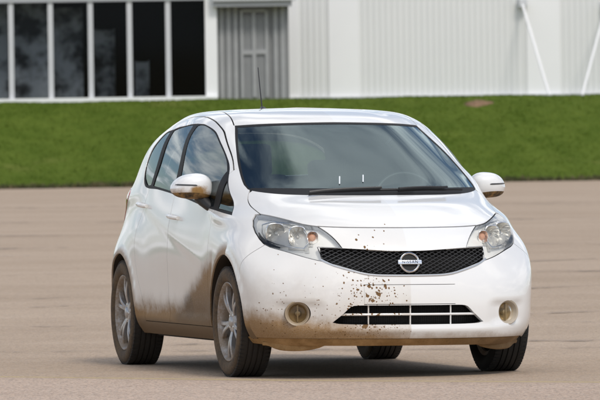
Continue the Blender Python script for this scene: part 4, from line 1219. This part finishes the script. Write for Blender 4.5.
# ---- glass-fronted building
def bbox(bm_, x0, x1, D_a, D_b, z0, z1):
    V = [W(u, D, z) for u in (x0, x1) for D in (D_a, D_b) for z in (z0, z1)]
    return bm_.add(V, [(0, 1, 3, 2), (4, 6, 7, 5), (0, 4, 5, 1), (2, 3, 7, 6), (0, 2, 6, 4), (1, 5, 7, 3)])
def flatpart(name, parent, mat, *boxes):
    m = MB()
    for q in boxes: bbox(m, *q)
    o = m.build(name, mat, smooth=False); o.parent = parent; o.matrix_parent_inverse = parent.matrix_world.inverted(); return o
def root(name, u, D, z, label, cat, group=None):
    o = bpy.data.objects.new(name, None); COL.objects.link(o); o.location = Vector(W(u, D, z)); bpy.context.view_layer.update()
    return tag(o, label, cat, group)
DB = 207.0; zb = 2.30
ux = lambda x, y=60, D=DB: px(x, y, D)[0]
zy = lambda y, x, D=DB: px(x, y, D)[1]
def noisy(name, c0_, c1_, rough, scale, metal=0):
    m = Mat(name, c0_, rough, metal); m.set('Base Color', m.mix(m.noise(scale, 5, .6), c0_, c1_)); return m.m
M_FRAME = noisy('pale_frame', (.50, .51, .53), (.62, .63, .65), .5, 1.5)
M_WALLW = noisy('white_render', (.80, .80, .81), (.86, .86, .86), .6, .8)
M_ROOM = Mat('dark_room', (.006, .006, .007), .9).m
M_PANE = thin_glass('dark_pane', (.72, .74, .76), .03, 1.14, 1.0)
glass = root('glass_fronted_building', ux(110), DB, zb, 'low building fronted by tall dark panes between pale mullions', 'building')
uL = ux(-190); uC0, uC1 = ux(205.5), ux(217.5); z0 = zy(97.5, 100); z1 = zy(1.5, 100); zs0 = zy(102, 100)
flatpart('plinth', glass, M_WALLW, (uL, uC1, DB-.25, DB+.15, zb-.6, z0))
flatpart('column', glass, M_WALLW, (uC0, uC1, DB-.12, DB+.35, z0, z1+1.2))
flatpart('fascia', glass, noisy('grey_fascia', (.34, .35, .37), (.42, .43, .45), .5, 1), (uL, uC0, DB-.15, DB+.3, z1, z1+.55))
flatpart('roof', glass, M_FRAME, (uL-.5, uC1+.3, DB-.4, DB+9.5, z1+1.2, z1+1.4), (uL, uC0, DB+.1, DB+.4, z1+.55, z1+1.2))
flatpart('room', glass, M_ROOM, (uL, uC1, DB+8.9, DB+9.1, zb-.3, z1+1.2), (uL, uC1, DB+.3, DB+9, zb-.4, zb-.2), (uL, uL+.1, DB+.3, DB+9, zb, z1+1.2), (uC1-.12, uC1-.02, DB+.36, DB+9, zb, z1+1.2), (uL, uC1, DB+.4, DB+9, z1+.9, z1+1.0))
mx_ = [11.5-39.4*k for k in range(5, 0, -1)]+[11.5, 51, 91, 130, 168.5]
wd = .07
for x in mx_: flatpart('mullion', glass, M_FRAME, (ux(x)-wd, ux(x)+wd, DB-.10, DB+.12, z0, z1))
edges = mx_+[205.5]
for a, c in zip(edges[:-1], edges[1:]):
    flatpart('pane', glass, M_PANE, (ux(a)+wd, ux(c)-(wd if c != 205.5 else 0), DB+.015, DB+.03, z0, z1))
# added boards behind the panes; their mottled greys stand in for reflections
M_REFL = Mat('reflection_grey', (.3, .3, .3), .8); M_REFL.set('Base Color', M_REFL.mix(M_REFL.noise(1.6, 4, .55).ss(.36, .62), (.03, .032, .036), (.60, .61, .63))); M_REFL = M_REFL.m
for x0, x1, yt, D in ((-60, 7, 3, 1.6), (15, 48, 3, 1.4), (54, 82, 8, 1.7), (95, 114, 30, 2.2), (136, 148, 62, 2.6)):
    ua, ub_ = ux(x0, 60, DB+D), ux(x1, 60, DB+D)
    m = MB(); bbox(m, ua, ub_, DB+D, DB+D+.05, zb-.2, zy(yt, x0, DB+D)); bbox(m, ua-.03, ua, DB+D-.02, DB+D+.07, zb-.2, zy(yt, x0, DB+D)+.04); bbox(m, ub_, ub_+.03, DB+D-.02, DB+D+.07, zb-.2, zy(yt, x0, DB+D)+.04)
    o = m.build('reflection_board', M_REFL, smooth=False); o.parent = glass; o.matrix_parent_inverse = glass.matrix_world.inverted()
# recessed grey bay with its door
uB1 = ux(289); M_CLAD = noisy('grey_cladding', (.18, .185, .19), (.27, .275, .28), .6, 2.5); M_BAT = noisy('grey_batten', (.27, .275, .28), (.40, .405, .41), .6, 2.5)
zf = zy(6.5, 250)
flatpart('cladding', glass, M_CLAD, (uC1, uB1, DB+.30, DB+.36, zb-.3, zf+.1))
flatpart('bay_fascia', glass, noisy('bay_fascia_grey', (.30, .31, .33), (.38, .39, .40), .5, 1), (uC1-.1, uB1+.1, DB-.35, DB+.36, zf, zf+.16))
flatpart('bay_cornice', glass, M_FRAME, (uC1-.1, uB1+.2, DB-.45, DB+.36, zf+.16, zf+.6))
for x in (222, 229, 236, 276, 283):
    flatpart('batten', glass, M_BAT, (ux(x)-.055, ux(x)+.055, DB+.22, DB+.30, zb-.3, zf))
for x in (225.5, 232.5, 279.5, 286):
    flatpart('batten', glass, M_CLAD, (ux(x)-.03, ux(x)+.03, DB+.26, DB+.30, zb-.3, zf))
dr = flatpart('door', glass, M_CLAD, (ux(241), ux(269), DB+.24, DB+.30, zb-.1, zf-.25))
for x0, x1, y0, y1 in ((240.5, 243.5, 10, 98), (265.5, 268.5, 10, 97), (252.5, 256, 10, 97), (243.5, 252.5, 50, 54.5), (256, 265.5, 49.5, 54), (243.5, 265.5, 9, 12)):
    m = MB(); bbox(m, ux(x0), ux(x1), DB+.18, DB+.24, max(zb-.1, zy(y1, x0)), zy(y0, x0)); o = m.build('door_rail', M_BAT, smooth=False); o.parent = dr; o.matrix_parent_inverse = dr.matrix_world.inverted()

# ---- white clad hall
DH = 209.0
hx = lambda x, y=60: px(x, y, DH)[0]
hall = root('clad_hall', hx(450), DH, zb, 'large white hall clad in ribbed metal sheet with smooth columns', 'building')
M_SHEET = noisy('white_sheet', (.66, .67, .67), (.76, .76, .75), .45, .35)
ztop = zb+9.0
def ribbed(x0, x1, pitch=.168):
    m = MB(); u0, u1 = hx(x0), hx(x1); prof = []; u = u0
    while u < u1:
        for du_, dd in ((0, 0), (.095, 0), (.108, -.016), (.152, -.016), (.165, 0)):
            if u+du_ < u1: prof.append((u+du_, DH+dd))
        u += pitch
    prof.append((u1, DH)); V = []
    for z in (zb-.6, ztop): V += [W(a, d_, z) for a, d_ in prof]
    k = len(prof); m.add(V, [(i, i+1, k+i+1, k+i) for i in range(k-1)])
    o = m.build('cladding_sheet', M_SHEET, smooth=False); o.parent = hall; o.matrix_parent_inverse = hall.matrix_world.inverted()
for x0, x1 in ((299, 329), (359, 527), (560, 660), (690, 800)): ribbed(x0, x1)
for x0, x1 in ((287, 299), (329, 359), (527, 560), (660, 690), (800, 830)): flatpart('column', hall, M_WALLW, (hx(x0), hx(x1), DH-.045, DH+.2, zb-.6, ztop))
flatpart('wall', hall, M_WALLW, (hx(287), hx(287)+.2, DH+.2, DH+20, zb-.6, ztop), (hx(829)-.2, hx(829), DH+.2, DH+20, zb-.6, ztop))
flatpart('roof', hall, M_FRAME, (hx(285), hx(832), DH-.3, DH+20, ztop, ztop+.3))
flatpart('drip_sill', hall, M_FRAME, (hx(287), hx(830), DH-.18, DH+.05, zb-.05, zb+.06))
# ---- stay poles
M_POLE = noisy('white_pole_paint', (.80, .80, .80), (.84, .84, .84), .35, 2)
def pole(xa, ya, Da, xb, yb, Db, r, label):
    ua, za = px(xa, ya, Da); ub_, zb_ = px(xb, yb, Db)
    A, B = Vector(W(ua, Da, za)), Vector(W(ub_, Db, zb_)); A = A+(A-B)*.0
    r_ = root('stay_pole', ub_, Db, zb_, label, 'pole', 'stay poles of the hall')
    def part(name, mm, mat):
        o = mm.build(name, mat); o.parent = r_; o.matrix_parent_inverse = r_.matrix_world.inverted()
    m = MB(); m.tube([A, B], r, 14); part('pole_tube', m, M_POLE)
    m = MB(); m.tube([B+Vector((0, 0, -.35)), B+Vector((0, 0, .05))], r*1.8, 14); part('pole_foot', m, M_FRAME)
    m = MB(); m.box(tuple(A-Vector((.12, .12, .12))), tuple(A+Vector((.12, .12, .12))), bev=.02); part('pole_bracket', m, M_FRAME)
pole(522, 3, DH-.18, 549.5, 96, 204.6, .040, 'white stay pole running from a smooth hall column down to the grass')
pole(606, 6, DH-.1, 582, 96, 204.6, .034, 'white stay pole meeting the grass past the far hall column')
